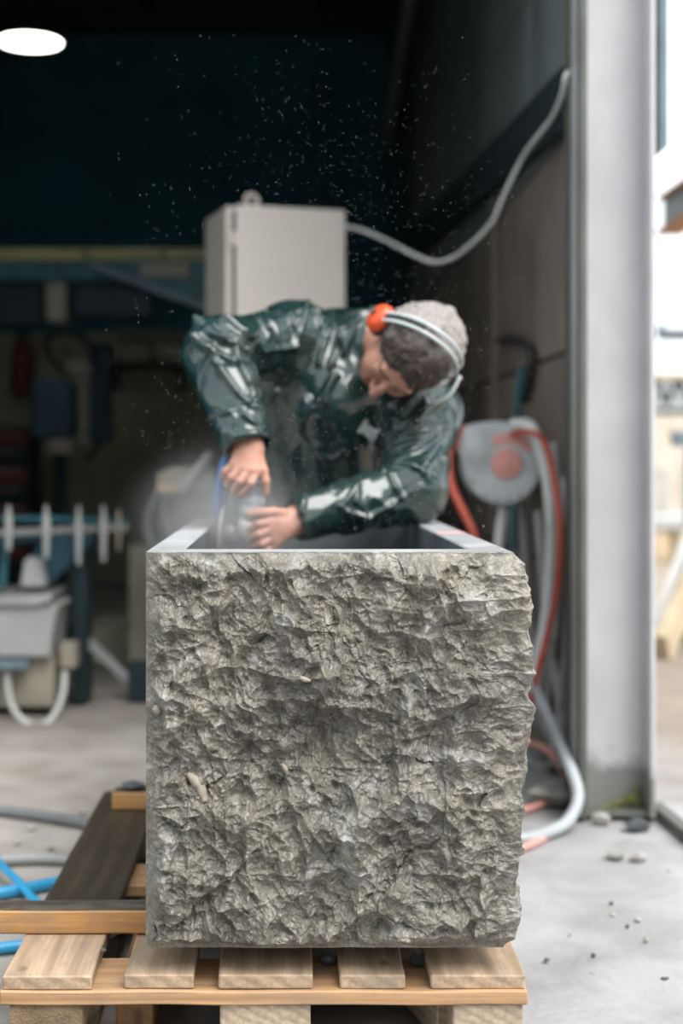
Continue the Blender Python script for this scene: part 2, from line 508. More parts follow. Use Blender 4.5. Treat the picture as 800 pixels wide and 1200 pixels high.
def mk_rock():
    m = Mat('split_bluestone', (0.2, 0.2, 0.18), 0.45)
    tc = m.n('ShaderNodeTexCoord'); v = tc.outputs['Object']
    a = m.noise(7, 6, v, 0.4); b = m.noise(45, 6, v, 0.2, 0.65); g = m.noise(240, 4, v, 0, 0.7)
    c = m.ramp(a, [(0.28, (0.088, 0.083, 0.069)), (0.5, (0.14, 0.131, 0.108)), (0.72, (0.205, 0.19, 0.157))])
    c = m.mix(0.8, c, m.ramp(b, [(0.3, (0.55, 0.55, 0.54)), (0.5, (1, 1, 1)), (0.72, (1.5, 1.48, 1.42))]), 'MULTIPLY')
    c = m.mix(0.7, c, m.ramp(g, [(0.32, (0.45, 0.45, 0.44)), (0.5, (1, 1, 1)), (0.68, (1.7, 1.68, 1.62))]), 'MULTIPLY')
    dust = m.noise(15, 5, v, 0.9)
    c = m.mix(m.ramp(dust, [(0.56, (0, 0, 0)), (0.72, (0.5, 0.5, 0.5))]), c, (0.42, 0.42, 0.41))
    m.color(c)
    m.rough(m.noise(22, 4, v), 0.08, 0.55)
    m.bump(g, 0.4, 0.002); m.bump(b, 0.35, 0.005)
    return m.m
def mk_sawn():
    m = Mat('sawn_bluestone', (0.22, 0.23, 0.24), 0.4)
    tc = m.n('ShaderNodeTexCoord'); v = tc.outputs['Object']
    a = m.noise(6, 5, v, 0.5); g = m.noise(120, 3, v)
    c = m.ramp(a, [(0.3, (0.26, 0.27, 0.28)), (0.7, (0.42, 0.43, 0.44))])
    c = m.mix(0.3, c, m.ramp(g, [(0.3, (0.7, 0.7, 0.7)), (0.7, (1.2, 1.2, 1.2))]), 'MULTIPLY')
    m.color(c); m.rough(a, 0.3, 0.6); m.bump(g, 0.1, 0.002)
    return m.m
def mk_column():
    m = Mat('grey_painted_steel', (0.42, 0.42, 0.43), 0.5)
    tc = m.n('ShaderNodeTexCoord'); v = tc.outputs['Object']
    geo = m.n('ShaderNodeNewGeometry'); sp = m.n('ShaderNodeSeparateXYZ'); m.l(geo.outputs['Position'], sp.inputs[0])
    a = m.noise(5, 5, v, 0.4)
    c = m.ramp(a, [(0.3, (0.52, 0.515, 0.53)), (0.7, (0.61, 0.60, 0.615))])
    ad = m.n('ShaderNodeMath', operation='MULTIPLY_ADD'); m.l(m.noise(14, 5, v), ad.inputs[0]); ad.inputs[1].default_value = -0.16; m.l(sp.outputs['Z'], ad.inputs[2])
    c = m.mix(m.ramp(ad.outputs[0], [(0.03, (0.8, 0.8, 0.8)), (0.075, (0, 0, 0))]), c, (0.17, 0.165, 0.15))
    m.color(c); m.rough(a, 0.4, 0.6)
    return m.m
def mk_pvc():
    m = Mat('wet_green_pvc', (0.012, 0.035, 0.033), 0.35, 0, 0.15)
    m.b.inputs['Coat Weight'].default_value = 1.0; m.b.inputs['Coat Roughness'].default_value = 0.10; m.b.inputs['Coat IOR'].default_value = 1.55
    tc = m.n('ShaderNodeTexCoord'); v = tc.outputs['Object']
    a = m.noise(9, 5, v, 0.4); f = m.noise(160, 3, v)
    c = m.ramp(a, [(0.3, (0.005, 0.019, 0.018)), (0.7, (0.011, 0.036, 0.033))])
    dust = m.noise(420, 2, v)
    c = m.mix(m.ramp(dust, [(0.62, (0, 0, 0)), (0.75, (0.12, 0.12, 0.12))]), c, (0.35, 0.38, 0.38))
    m.color(c); m.rough(a, 0.3, 0.45); m.bump(f, 0.03, 0.001)
    return m.m
def mk_skin():
    m = Mat('skin', (0.5, 0.25, 0.17), 0.5)
    m.b.inputs['Subsurface Weight'].default_value = 0.12
    m.b.inputs['Subsurface Radius'].default_value = (0.01, 0.004, 0.002)
    at = m.n('ShaderNodeAttribute', attribute_name='tint')
    tc = m.n('ShaderNodeTexCoord'); a = m.noise(30, 4, tc.outputs['Object'])
    c = m.ramp(a, [(0.3, (0.43, 0.20, 0.135)), (0.7, (0.54, 0.28, 0.20))])
    c = m.mix(1.0, c, at.outputs['Color'], 'MULTIPLY')
    m.color(c); m.bump(m.noise(240, 3, tc.outputs['Object']), 0.12, 0.001)
    return m.m
def mk_hair():
    m = Mat('short_greying_hair', (0.1, 0.08, 0.07), 0.55)
    tc = m.n('ShaderNodeTexCoord')
    a = m.noise(260, 3, tc.outputs['Object']); b = m.noise(22, 4, tc.outputs['Object'])
    c = m.ramp(a, [(0.32, (0.012, 0.008, 0.006)), (0.55, (0.052, 0.034, 0.024)), (0.72, (0.17, 0.14, 0.115))])
    at = m.n('ShaderNodeAttribute', attribute_name='tint')
    c = m.mix(at.outputs['Fac'], c, m.ramp(a, [(0.3, (0.15, 0.132, 0.12)), (0.7, (0.42, 0.39, 0.37))]))
    m.color(c); m.bump(a, 0.7, 0.004)
    return m.m
def emit(name, col, k):
    m = Mat(name, col, 0.5)
    m.b.inputs['Emission Color'].default_value = (*col, 1); m.b.inputs['Emission Strength'].default_value = k
    return m.m

M = dict(
    floor=mk_floor(), rock=mk_rock(), sawn=mk_sawn(), wetsawn=simple('wet_sawn_bluestone', (0.10, 0.115, 0.12), 0.35, var=0.4, scale=5), column=mk_column(), pvc=mk_pvc(), skin=mk_skin(), hair=mk_hair(),
    deck=mk_wood('weathered_pine', (0.44, 0.32, 0.215), (0.23, 0.15, 0.085), wet=-0.39),
    pine=mk_wood('fresh_cut_pine', (0.46, 0.275, 0.14), (0.34, 0.185, 0.085), rough=0.65),
    block=mk_wood('pallet_block_pine', (0.47, 0.375, 0.27), (0.27, 0.195, 0.13), ring=22),
    bark=simple('rough_bark', (0.22, 0.15, 0.09), 0.9, var=0.6, scale=30, bump=0.8),
    bearer=mk_wood('orange_larch', (0.52, 0.27, 0.095), (0.37, 0.165, 0.05), ring=9, rough=0.6),
    darkwood=mk_wood('dark_wet_timber', (0.07, 0.06, 0.045), (0.03, 0.028, 0.022), rough=0.5),
    concrete=simple('brown_grey_concrete', (0.19, 0.158, 0.132), 0.85, var=0.3, scale=2.2, bump=0.3),
    hazepanel=simple('haze_tinted_concrete', (0.135, 0.165, 0.165), 0.85, var=0.25, scale=2.2, bump=0.3),  # greenish haze over the upper wall, put into the panel colour
    darkwall=simple('dark_sheet_wall', (0.03, 0.15, 0.19), 0.8, var=0.3, scale=1.5),
    ceiling=simple('dark_roof_sheet', (0.20, 0.36, 0.38), 0.8, var=0.3, scale=1.5),
    dado=simple('olive_cream_paint', (0.36, 0.345, 0.26), 0.8, var=0.35, scale=2),
    darksteel=simple('dark_blue_steel', (0.012, 0.028, 0.036), 0.55, 0.2),
    teal=simple('teal_machine_paint', (0.035, 0.135, 0.165), 0.5, var=0.3),
    blue=simple('blue_machine_paint', (0.012, 0.055, 0.085), 0.5, var=0.4),
    yellow=simple('cream_yellow_paint', (0.50, 0.46, 0.22), 0.6, var=0.2),
    cream=simple('cream_enamel', (0.80, 0.73, 0.66), 0.45, var=0.04, scale=3, bump=0.02),
    beige=simple('beige_enamel', (0.33, 0.30, 0.24), 0.6, var=0.2),
    white=simple('dusty_white_paint', (0.44, 0.45, 0.44), 0.6, var=0.12),
    galv=simple('galvanised_steel', (0.52, 0.54, 0.54), 0.42, 0.4, var=0.12),
    greydark=simple('dark_grey_paint', (0.10, 0.105, 0.09), 0.6, var=0.2),
    black=simple('black_rubber', (0.018, 0.018, 0.018), 0.6, var=0.2),
    red=simple('red_rubber', (0.50, 0.085, 0.05), 0.5, var=0.15),
    pink=simple('faded_pink_hose', (0.70, 0.33, 0.28), 0.55, var=0.15),
    orange=simple('orange_red_plastic', (0.75, 0.09, 0.02), 0.4, var=0.1, bump=0.02),
    reelgrey=simple('translucent_grey_plastic', (0.50, 0.53, 0.54), 0.35, var=0.3, scale=9),
    hosewhite=simple('white_grey_hose', (0.60, 0.61, 0.60), 0.5, var=0.12),
    hosepale=simple('pale_blue_grey_hose', (0.40, 0.43, 0.45), 0.45, var=0.1),
    hosegrey=simple('grey_hose', (0.30, 0.305, 0.30), 0.5, var=0.2),
    hosedark=simple('dark_grey_hose', (0.15, 0.16, 0.165), 0.5, var=0.2),
    hoseblue=simple('blue_hose', (0.03, 0.28, 0.50), 0.35, var=0.15),
    toolblue=simple('deep_blue_hose', (0.03, 0.16, 0.42), 0.3, var=0.15),
    tool=simple('grey_tool_casing', (0.38, 0.41, 0.45), 0.4, var=0.1),
    metal=simple('bare_metal', (0.55, 0.55, 0.55), 0.35, 0.8, var=0.1),
    orangesteel=simple('rust_edge', (0.42, 0.20, 0.08), 0.7, var=0.3),
    slate=simple('blue_grey_steel', (0.16, 0.23, 0.27), 0.5, var=0.2),
    fossil=simple('buff_fossil', (0.29, 0.255, 0.20), 0.6, var=0.25, scale=60),
    moss=simple('green_moss', (0.26, 0.27, 0.10), 0.95, var=0.5, scale=40, bump=0.8),
    stone=simple('grey_rubble', (0.34, 0.325, 0.30), 0.9, var=0.4, scale=20, bump=0.6),
    darkstone=simple('slate_rubble', (0.07, 0.08, 0.085), 0.7, var=0.4, scale=20, bump=0.6),
    navy=simple('navy_workwear', (0.02, 0.026, 0.035), 0.9, var=0.3),
    redbrown=simple('dull_red_paint', (0.20, 0.035, 0.03), 0.5, var=0.2),
    fence=simple('pale_yard_concrete', (0.55, 0.5, 0.42), 0.8, var=0.2, scale=3),
    sand=simple('sandy_timber', (0.50, 0.40, 0.27), 0.8, var=0.25, scale=4),
    green=simple('dull_green_paint', (0.12, 0.22, 0.19), 0.6, var=0.2),
    logo=simple('white_print', (0.85, 0.86, 0.86), 0.5, var=0.03, bump=0),
    clear=simple('clear_visor_plastic', (0.55, 0.6, 0.6), 0.2, var=0.1),
)

# ------------------------------------------------------------------ the setting
WX = 0.80      # inner face of the right-hand wall
FRONT = 3.9    # line of the shed's open front
BACK = 10.5
LEFT = -7.0
ROOF = 4.3

def mk_ground():
    # finer mesh near the pallet with real unevenness, coarse far away
    xs = np.concatenate([np.linspace(-30, -3, 10)[:-1], np.linspace(-3, 3, 181), np.linspace(3, 30, 10)[1:]])
    ys = np.concatenate([np.linspace(-20, 0, 6)[:-1], np.linspace(0, 8, 241), np.linspace(8, 60, 14)[1:]])
    Xg, Yg = np.meshgrid(xs, ys, indexing='ij')
    Zg = 0.004 * fbm(Xg * 2.5, Yg * 2.5, 0 * Xg, 4, 5) + 0.002 * fbm(Xg * 14, Yg * 14, 0 * Xg, 2, 9)
    # loose slurry pushed up towards the wall foot
    Zg += 0.012 * np.clip(fbm(Xg * 5, Yg * 5, 0 * Xg, 4, 21), 0, 1) * smooth01(Xg, 0.55, 0.9) * smooth01(Yg, 2.4, 3.4)
    Zg -= 0.012
    n, m = Xg.shape
    idx = np.arange(n * m).reshape(n, m)
    Q = np.stack([idx[:-1, :-1], idx[1:, :-1], idx[1:, 1:], idx[:-1, 1:]], -1).reshape(-1, 4)
    return mesh_np('floor', np.stack([Xg, Yg, Zg], -1).reshape(-1, 3), Q)
tag(obj('floor', mk_ground(), M['floor'], smooth=True), 'pale dusty concrete floor smeared with stone slurry', kind='structure')

# right wall: concrete backing with cast panels standing proud of recessed joints
wall_r = box('wall_right', (WX + 0.02, FRONT, 0), (WX + 0.13, BACK, ROOF), M['concrete'], None, 0.0)
tag(wall_r, 'brown grey concrete panel side wall of the shed', kind='structure')
PL, PH = 1.55, 0.62
pme = {}
for r in range(7):
    z0 = r * PH; z1 = min(z0 + PH - 0.012, ROOF)
    y = FRONT + (-PL / 2 if r % 2 else 0)
    while y < BACK:
        a = max(y, FRONT); b = min(y + PL - 0.012, BACK)
        if b - a > 0.05:
            key = (round(b - a, 3), round(z1 - z0, 3), r > 2)
            if key not in pme: pme[key] = box_me('concrete_panel', 0.035, b - a, z1 - z0, 0.006, 1)
            obj('concrete_panel', pme[key], M['hazepanel'] if r > 2 else M['concrete'], wall_r, (WX + 0.0175, (a + b) / 2, (z0 + z1) / 2))
        y += PL
tag(box('wall_back', (LEFT, BACK, 0), (WX + 0.24, BACK + 0.2, ROOF), M['darkwall'], None, 0.0), 'dark rear wall of the shed', kind='structure')
bw = bpy.data.objects['wall_back']
for i in range(5):
    a = LEFT + 0.1 + i * 1.32
    box('painted_panel', (a, BACK - 0.03, 0.02), (min(a + 1.30, -0.4), BACK, 1.86), M['dado'], bw, 0.004)
tag(box('wall_left', (LEFT - 0.2, FRONT, 0), (LEFT, BACK + 0.2, ROOF), M['darkwall'], None, 0.0), 'dark left side wall of the shed', kind='structure')
ceil = box('ceiling', (LEFT - 0.2, FRONT, ROOF), (WX + 0.24, BACK + 0.2, ROOF + 0.15), M['ceiling'], None, 0.0)
tag(ceil, 'dark corrugated sheet roof seen from below', kind='structure')
for i in range(5):
    yy = FRONT + 0.7 + i * 1.45
    box('rafter', (LEFT, yy - 0.07, ROOF - 0.24), (WX, yy + 0.07, ROOF), M['darksteel'], ceil, 0.004)
for i in range(6):
    xx = -6 + i * 1.25
    box('purlin', (xx - 0.04, FRONT, ROOF - 0.1), (xx + 0.04, BACK, ROOF), M['darksteel'], ceil, 0.003)
tag(box('trim_1', (-1.4, FRONT - 0.12, 3.2), (WX + 0.24, FRONT, ROOF + 0.3), M['column'], None, 0.004), 'grey steel lintel across the shed opening', kind='structure')

LINT = 3.2; OPX = -1.4
tag(box('wall_front_added', (LEFT - 0.2, FRONT - 0.12, 0), (OPX, FRONT, ROOF + 0.3), M['darkwall'], None, 0.0), 'unseen shed front wall left of the opening, added to darken the inside', kind='structure')  # out of view, added to keep daylight off the left of the interior
tag(box('wall_yard_blocker', (-16, -9.4, -0.02), (16, -9.0, 5.2), M['slate'], None, 0.0), 'unseen blue grey wall added across the yard to block low sky light', kind='structure')  # added behind the camera so jacket and stone reflect less open sky
# steel column at the corner of the opening
CYF = 3.667
c0 = P(679, 955, CYF).x; c1 = P(768, 955, CYF).x
colm = thing('steel_column', (0.5 * (c0 + c1), CYF + 0.1, 0), 'tall grey painted steel column at the corner of the shed opening', 'column')
box('web', (c0 + 0.01, CYF + 0.092, 0), (c1 - 0.01, CYF + 0.106, ROOF), M['column'], colm, 0.001)
box('flange', (c0, CYF, 0), (c0 + 0.02, CYF + 0.2, ROOF), M['greydark'], colm, 0.003)
box('flange', (c1 - 0.013, CYF, 0), (c1, CYF + 0.2, ROOF), M['column'], colm, 0.003)
box('base_plate', (c0 - 0.012, CYF + 0.02, 0), (c1 + 0.012, CYF + 0.235, 0.012), M['greydark'], colm, 0.002)
gx = P(672, 500, 3.72).x
tag(box('guide_rail', (gx, 3.705, 0), (gx + 0.012, 3.76, 3.3), M['galv'], None, 0.001), 'thin pale galvanised door rail running up beside the steel column', 'rail')
# moss at its foot
bm = bmesh.new()
for i in range(420):
    t = random.random() ** 0.8
    c = Vector((c0 + 0.03 + 0.145 * t, CYF + 0.089 - random.random() ** 3 * 0.03, -0.004 + random.random() ** 1.3 * (0.014 + 0.075 * t ** 3)))
    mt = Matrix.LocRotScale(c, None, (random.uniform(0.003, 0.007), random.uniform(0.002, 0.004), random.uniform(0.002, 0.005)))
    bmesh.ops.create_icosphere(bm, subdivisions=1, radius=1, matrix=mt)
tag(obj('moss', mesh_bm('moss', bm), M['moss'], smooth=True), 'yellow green moss growing at the foot of the steel column', 'moss', kind='stuff')

def rubble(c, s, mat, label, seed, name='stone_chip', cat='stone', group=None):
    bm = bmesh.new()
    bmesh.ops.create_icosphere(bm, subdivisions=2, radius=1)
    rr = random.Random(seed)
    pl = [(Vector((rr.uniform(-1, 1), rr.uniform(-1, 1), rr.uniform(-1, 1))).normalized(), rr.uniform(0.55, 0.85)) for _ in range(12)]
    for v in bm.verts:
        for nv, d in pl:
            e = v.co.dot(nv) - d
            if e > 0: v.co -= nv * e
        v.co = Vector((v.co.x * s[0], v.co.y * s[1], v.co.z * s[2]))
    zm = min(v.co.z for v in bm.verts)
    for v in bm.verts: v.co.z -= zm
    o = obj(name, mesh_bm(name, bm), mat, None, (c[0], c[1], c[2]))
    return tag(o, label, cat, group)
g = G(745, 968); rubble((g.x, g.y, -0.012), (0.045, 0.028, 0.022), M['darkstone'], 'dark slate stone lying against the foot of the steel column', 1)
g = G(705, 962); rubble((g.x, g.y, -0.012), (0.03, 0.022, 0.018), M['stone'], 'pale broken stone beside the steel column foot', 2)
g = G(722, 1002); rubble((g.x, g.y, -0.012), (0.028, 0.02, 0.014), M['stone'], 'flat brown grey chip on the floor in front of the column', 3)
g = G(748, 1004); rubble((g.x, g.y, -0.012), (0.024, 0.02, 0.012), M['stone'], 'small chip just right of the flat chip before the column', 4)
for i, (x, y) in enumerate([(716, 1055), (718, 1068), (695, 1115), (757, 1098), (779, 1142), (783, 1018), (640, 1120), (668, 1090), (735, 1082), (748, 1075)]):
    g = G(x, y)
    rubble((g.x, g.y, -0.010), (random.uniform(0.004, 0.009),) * 2 + (random.uniform(0.003, 0.006),), M['darkstone'] if i % 2 == 0 else M['stone'],
           'tiny stone crumb scattered on the bright slurry floor', 20 + i, 'stone_crumb', 'stone', 'stone crumbs on the slurry floor')
for i, (x, y) in enumerate([(38, 968), (98, 948), (60, 990), (110, 1000), (20, 985)]):
    g = G(x, y)
    rubble((g.x, g.y, -0.010), (random.uniform(0.008, 0.014),) * 2 + (random.uniform(0.004, 0.008),), M['stone'],
           'small brown crumb on the floor left of the pallet', 50 + i, 'stone_crumb', 'stone', 'stone crumbs left of the pallet')
g = G(650, 940); rubble((g.x, g.y, -0.012), (0.10, 0.06, 0.05), M['stone'], 'heap of pale dried slurry by the wall behind the hoses', 80, 'slurry_heap', 'stone')

# beam and post along the right wall
tag(beam_between('wall_beam', (WX - 0.022, 3.92, 1.925), (WX - 0.022, BACK - 0.1, 2.36), 0.04, 0.17, M['darksteel']), 'dark steel beam running along the right wall behind the trailing cable', 'beam')
tag(box('wall_post', (P(456, 300, 9.2).x, 9.1, 0), (WX - 0.001, 9.25, ROOF - 0.25), M['darksteel'], None, 0.003), 'dark steel post against the far right wall', 'post')
tag(beam_between('wall_brace', (0.62, 8.9, 2.9), (0.72, 6.5, ROOF - 0.26), 0.06, 0.06, M['hosedark']), 'thin diagonal grey brace under the roof above the dark post', 'brace')
tag(tube('conduit_pipe', [P(580, 440, 5.38) + Vector((0, 0, -0.4)), P(580, 440, 5.38), P(580, 330, 5.38), P(580, 225, 5.38)], 0.011, M['concrete']), 'thin vertical conduit pipe fixed to the right wall', 'pipe')

# ------------------------------------------------------------------ stone trough
BY = 2.166; BZ0, BZ1 = 0.184, 0.786
BX0, BX1 = P(171, 800, BY).x, P(600, 800, BY).x
BL = 1.205
IX0, IX1 = -0.160, 0.287
IY0, IY1 = BY + 0.07, BY + BL - 0.06
IZ = 0.36
def build_trough():
    W = BX1 - BX0
    s1 = np.linspace(0, W + 0.02, 400); s2 = W + 0.02 + (BL - 0.02) * np.linspace(0, 1, 190)[1:] ** 1.25
    s = np.concatenate([s1, s2]); z = np.linspace(0, BZ1 - BZ0, 430)
    S, Zr = np.meshgrid(s, z, indexing='ij')
    # base position and normal, the corner turned over a few centimetres
    base_x = np.where(S < W, BX0 + S, BX1); base_y = np.where(S < W, BY, BY + S - W)
    ang = smooth01(S, W - 0.045, W + 0.045) * math.pi / 2
    nx, ny = np.sin(ang), -np.cos(ang)
    u = S + 0.010 * fbm(S * 18, Zr * 18, 0 * S, 4, 3); v = Zr + 0.010 * fbm(S * 18, Zr * 18, 0 * S + 5, 4, 4)
    h = 0.04 * facets(u, v, 0.17, 1, 0.8, 0.8) + 0.30 * scoops(u + 0.25 * v, v, 0.085, 2, 0.8, 1.15) + 0.55 * scoops(u - 0.2 * v, v - 0.3 * u, 0.040, 3, 0.9, 1.3) \
        + 0.62 * scoops(u + 0.3 * v, v, 0.018, 4, 1.0, 1.25) + 0.12 * facets(u, v, 0.026, 6, 1.0, 1.2) + 0.45 * scoops(u, v + 0.2 * u, 0.0085, 5, 0.9)
    # long vertical flutes and horizontal ledges of the pitched face
    rid = 1 - np.abs(fbm(S * 26, Zr * 6, 0 * S + 2, 3, 31)); h += 0.008 * (rid ** 3) * (1 - smooth01(S, 0.05, 0.5))
    led = 1 - np.abs(fbm(S * 7, Zr * 20, 0 * S + 8, 3, 41)); h += 0.006 * led ** 4
    h += 0.006 * fbm(S * 9, Zr * 9, 0 * S, 3, 51) + 0.0016 * fbm(S * 130, Zr * 130, 0 * S, 3, 61)
    h += 0.016
    H = BZ1 - BZ0
    edge = lambda d, w: smooth01(d, 0, w)
    mk = edge(S, 0.035) * edge(H - Zr, 0.03 + 0.01 * vnoise(S * 30, 0 * S, 0 * S, 8)) * edge(Zr, 0.02)
    h = h * (0.08 + 0.92 * mk)
    h = np.where((H - Zr) < 1e-4, 0, h)
    # broken right-hand silhouette, read off the photograph
    zz = (1110 - np.array([1110, 1100, 1060, 1000, 950, 900, 830, 790, 740, 690, 660, 646])) / 464 * H
    bx = np.array([-12, -9, 0, 6, 10, 19, 19, 22, 15, 7, 3, 0]) / 769.6
    bulge = np.interp(Zr, zz, bx) - 0.003 * smooth01(Zr, 0.02, 0.1) * (1 - smooth01(Zr, H - 0.08, H))
    side = smooth01(S, W - 0.10, W + 0.01)
    h = h * (1 - 0.45 * smooth01(S, W - 0.06, W))
    X = base_x + nx * h + bulge * side; Y = base_y + ny * h; Z = BZ0 + Zr
    # straight saw-cut left edge
    X = np.maximum(X, BX0)
    n, m = X.shape
    V = [np.stack([X, Y, Z], -1).reshape(-1, 3)]
    idx = np.arange(n * m).reshape(n, m)
    Q = [np.stack([idx[:-1, :-1], idx[1:, :-1], idx[1:, 1:], idx[:-1, 1:]], -1).reshape(-1, 4)]
    nrock = len(Q[0])
    me_v = V[0]; off = len(me_v)
    extra = []; faces = []
    def quad(*p):
        nonlocal extra
        i = off + len(extra); extra += list(p); faces.append((i, i + 1, i + 2, i + 3))
    t = BZ1; b = BZ0; yb = BY + BL
    e = 0.0025
    # left face, back face, underside
    quad((BX0, yb, b), (BX0, BY, b), (BX0, BY, t), (BX0, yb, t))
    quad((BX1, yb, b), (BX0, yb, b), (BX0, yb, t), (BX1, yb, t))
    quad((BX0, BY, b), (BX0, yb, b), (BX1 - 0.012, yb, b), (BX1 - 0.012, BY, b))
    # rim
    o = [(BX0, BY), (BX1, BY), (BX1, yb), (BX0, yb)]; i_ = [(IX0, IY0), (IX1, IY0), (IX1, IY1), (IX0, IY1)]
    c_ = [(IX0 - e, IY0 - e), (IX1 + e, IY0 - e), (IX1 + e, IY1 + e), (IX0 - e, IY1 + e)]
    for k in range(4):
        j = (k + 1) % 4
        quad((*o[k], t), (*o[j], t), (*c_[j], t), (*c_[k], t))
        quad((*c_[k], t), (*c_[j], t), (*i_[j], t - e), (*i_[k], t - e))
        quad((*i_[k], t - e), (*i_[j], t - e), (*i_[j], IZ), (*i_[k], IZ))
    quad(*[(*p, IZ) for p in i_])
    V = np.concatenate([me_v, np.array(extra, np.float32)]); Qa = np.concatenate([Q[0], np.array(faces)])
    org = np.array([0.5 * (BX0 + BX1), BY + BL / 2, BZ0])
    me = mesh_np('stone_trough', V - org, Qa)
    me.materials.append(M['rock']); me.materials.append(M['sawn']); me.materials.append(M['wetsawn'])
    mi = np.zeros(len(me.polygons), np.int32); mi[nrock:] = 1
    for k_ in range(4): mi[nrock + 3 + 3 * k_ + 2] = 2
    mi[-1] = 2
    me.polygons.foreach_set('material_index', mi)
    sm = np.zeros(len(me.polygons), bool); me.polygons.foreach_set('use_smooth', sm)
    o = bpy.data.objects.new('stone_trough', me); COL.objects.link(o); o.location = org
    return o
trough = build_trough()
tag(trough, 'hollowed grey bluestone trough with a rough split front, raised on the pallet', 'stone trough')
bpy.context.view_layer.update()
def on_rock(px, py):
    d = (P(px, py, 1.0) - Vector((0, 0, CH))).normalized()
    ok, loc, nrm, _ = trough.ray_cast(trough.matrix_world.inverted() @ Vector((0, 0, CH)), d)
    return trough.matrix_world @ loc, nrm
def inclusion(pts, r, name='fossil_inclusion'):
    P3 = [on_rock(*p)[0] + Vector((0, -0.0004, 0)) for p in pts]
    tube(name, P3, r, M['fossil'], trough, 10, 5, rf=lambda t: 0.45 + 0.55 * math.sin(math.pi * min(max(t, 0.06), 0.94)))
inclusion([(220, 907), (228, 914), (236, 926), (240, 940)], 0.0085)
inclusion([(183, 826), (184, 831), (183, 836)], 0.0075)
inclusion([(347, 792), (356, 796), (364, 798)], 0.004)
inclusion([(330, 895), (334, 900), (337, 908)], 0.004)
# pink mark on the right rim
pm = P(527, 624, 2.62)
box('pink_mark', (0.288, 2.72, BZ1 - 0.002), (0.343, 2.755, BZ1 + 0.0006), M['pink'], trough, 0.0)

# ------------------------------------------------------------------ pallet
PYF = 2.159; PLEN = 1.2; PPM = 772.0
px0, px1 = (3 - VX) / PPM, (616 - VX) / PPM
pal = thing('wooden_pallet', (0.5 * (px0 + px1), PYF + PLEN / 2, 0), 'weathered softwood pallet carrying the rough stone trough', 'pallet')
rw = random.Random(3)
def timber(name, lo, hi, mat, parent, along='y', warp=0.0015, seed=0):
    """sawn board with slightly wandering edges; local Y is the grain"""
    lo = Vector(lo); hi = Vector(hi); c = (lo + hi) / 2; s = hi - lo
    L = s.y if along == 'y' else s.x; Wd = s.x if along == 'y' else s.y; T = s.z
    bm = bmesh.new(); bmesh.ops.create_cube(bm, size=1.0)
    for v in bm.verts: v.co = Vector((v.co.x * Wd, v.co.y * L, v.co.z * T))
    bmesh.ops.bevel(bm, geom=list(bm.edges), offset=min(0.0025, T * 0.2), segments=1, affect='EDGES')
    long = [e for e in bm.edges if abs(e.verts[0].co.y - e.verts[1].co.y) > L * 0.5]
    bmesh.ops.subdivide_edges(bm, edges=long, cuts=24, use_grid_fill=True)
    for v in bm.verts:
        n_ = math.sin(v.co.y * 17 + seed) * 0.6 + math.sin(v.co.y * 41 + seed * 2.3 + v.co.x * 9) * 0.4
        v.co.x += warp * n_ * (1 if v.co.x > 0 else -1); v.co.z += warp * 0.6 * math.sin(v.co.y * 23 + seed * 1.7)
    o = obj(name, mesh_bm(name, bm), mat, parent, c, (0, 0, 0 if along == 'y' else -math.pi / 2))
    return o
dz0, dz1 = 0.122, 0.144
for i, (a, b) in enumerate([(3, 107), (145, 227), (255, 367), (398, 475), (505, 616)]):
    timber('deck_board', ((a - VX) / PPM, PYF + rw.uniform(-0.004, 0.004), dz0), ((b - VX) / PPM, PYF + PLEN, dz1), M['deck'], pal, 'y', 0.0012, i)
for i, y in enumerate((PYF - 0.006, PYF + 0.5275, PYF + PLEN - 0.145)):
    timber('stringer_board', (px0 - 0.004, y, 0.100), (px1 + 0.002, y + 0.145, 0.1218), M['pine'], pal, 'x', 0.0012, 7 + i)
bl = [(10, 96), (257, 364), (531, 613)]
for i, y in enumerate((PYF + 0.002, PYF + 0.5275, PYF + PLEN - 0.145)):
    for k, (a, b) in enumerate(bl):
        X0, X1 = (a - VX) / PPM, (b - VX) / PPM
        if k == 0:   # round-backed bark offcut
            bm = bmesh.new()
            pts = []
            for t in range(20):
                an = 2 * math.pi * t / 20; r_ = 1 + 0.08 * math.sin(3 * an + i) + rw.uniform(-0.04, 0.04)
                r_ += rw.uniform(-0.08, 0.04)
                pts.append((max(-1, min(1, 1.15 * r_ * math.cos(an))) * (X1 - X0) / 2, max(-0.0385, min(0.0385, 0.055 * r_ * math.sin(an)))))
            A = [bm.verts.new((p[0], -0.07, p[1])) for p in pts]; B = [bm.verts.new((p[0], 0.07, p[1])) for p in pts]
            bm.faces.new(A); bm.faces.new(B[::-1])
            for t in range(20): bm.faces.new((A[t], B[t], B[(t + 1) % 20], A[(t + 1) % 20]))
            o = obj('spacer_block', mesh_bm('spacer_block', bm), M['bark'], pal, ((X0 + X1) / 2, y + 0.07, 0.061))
            o['label'] = 'bark covered spacer block'
        else:
            timber('spacer_block', (X0, y, 0.022), (X1, y + 0.145, 0.0998), M['block'], pal, 'y', 0.0008, 11 + i * 3 + k)
for k, (a, b) in enumerate([(8, 98), (257, 367), (520, 615)]):
    timber('bottom_board', ((a - VX) / PPM, PYF, 0.0), ((b - VX) / PPM, PYF + PLEN, 0.0218), M['deck'], pal, 'y', 0.0012, 30 + k)

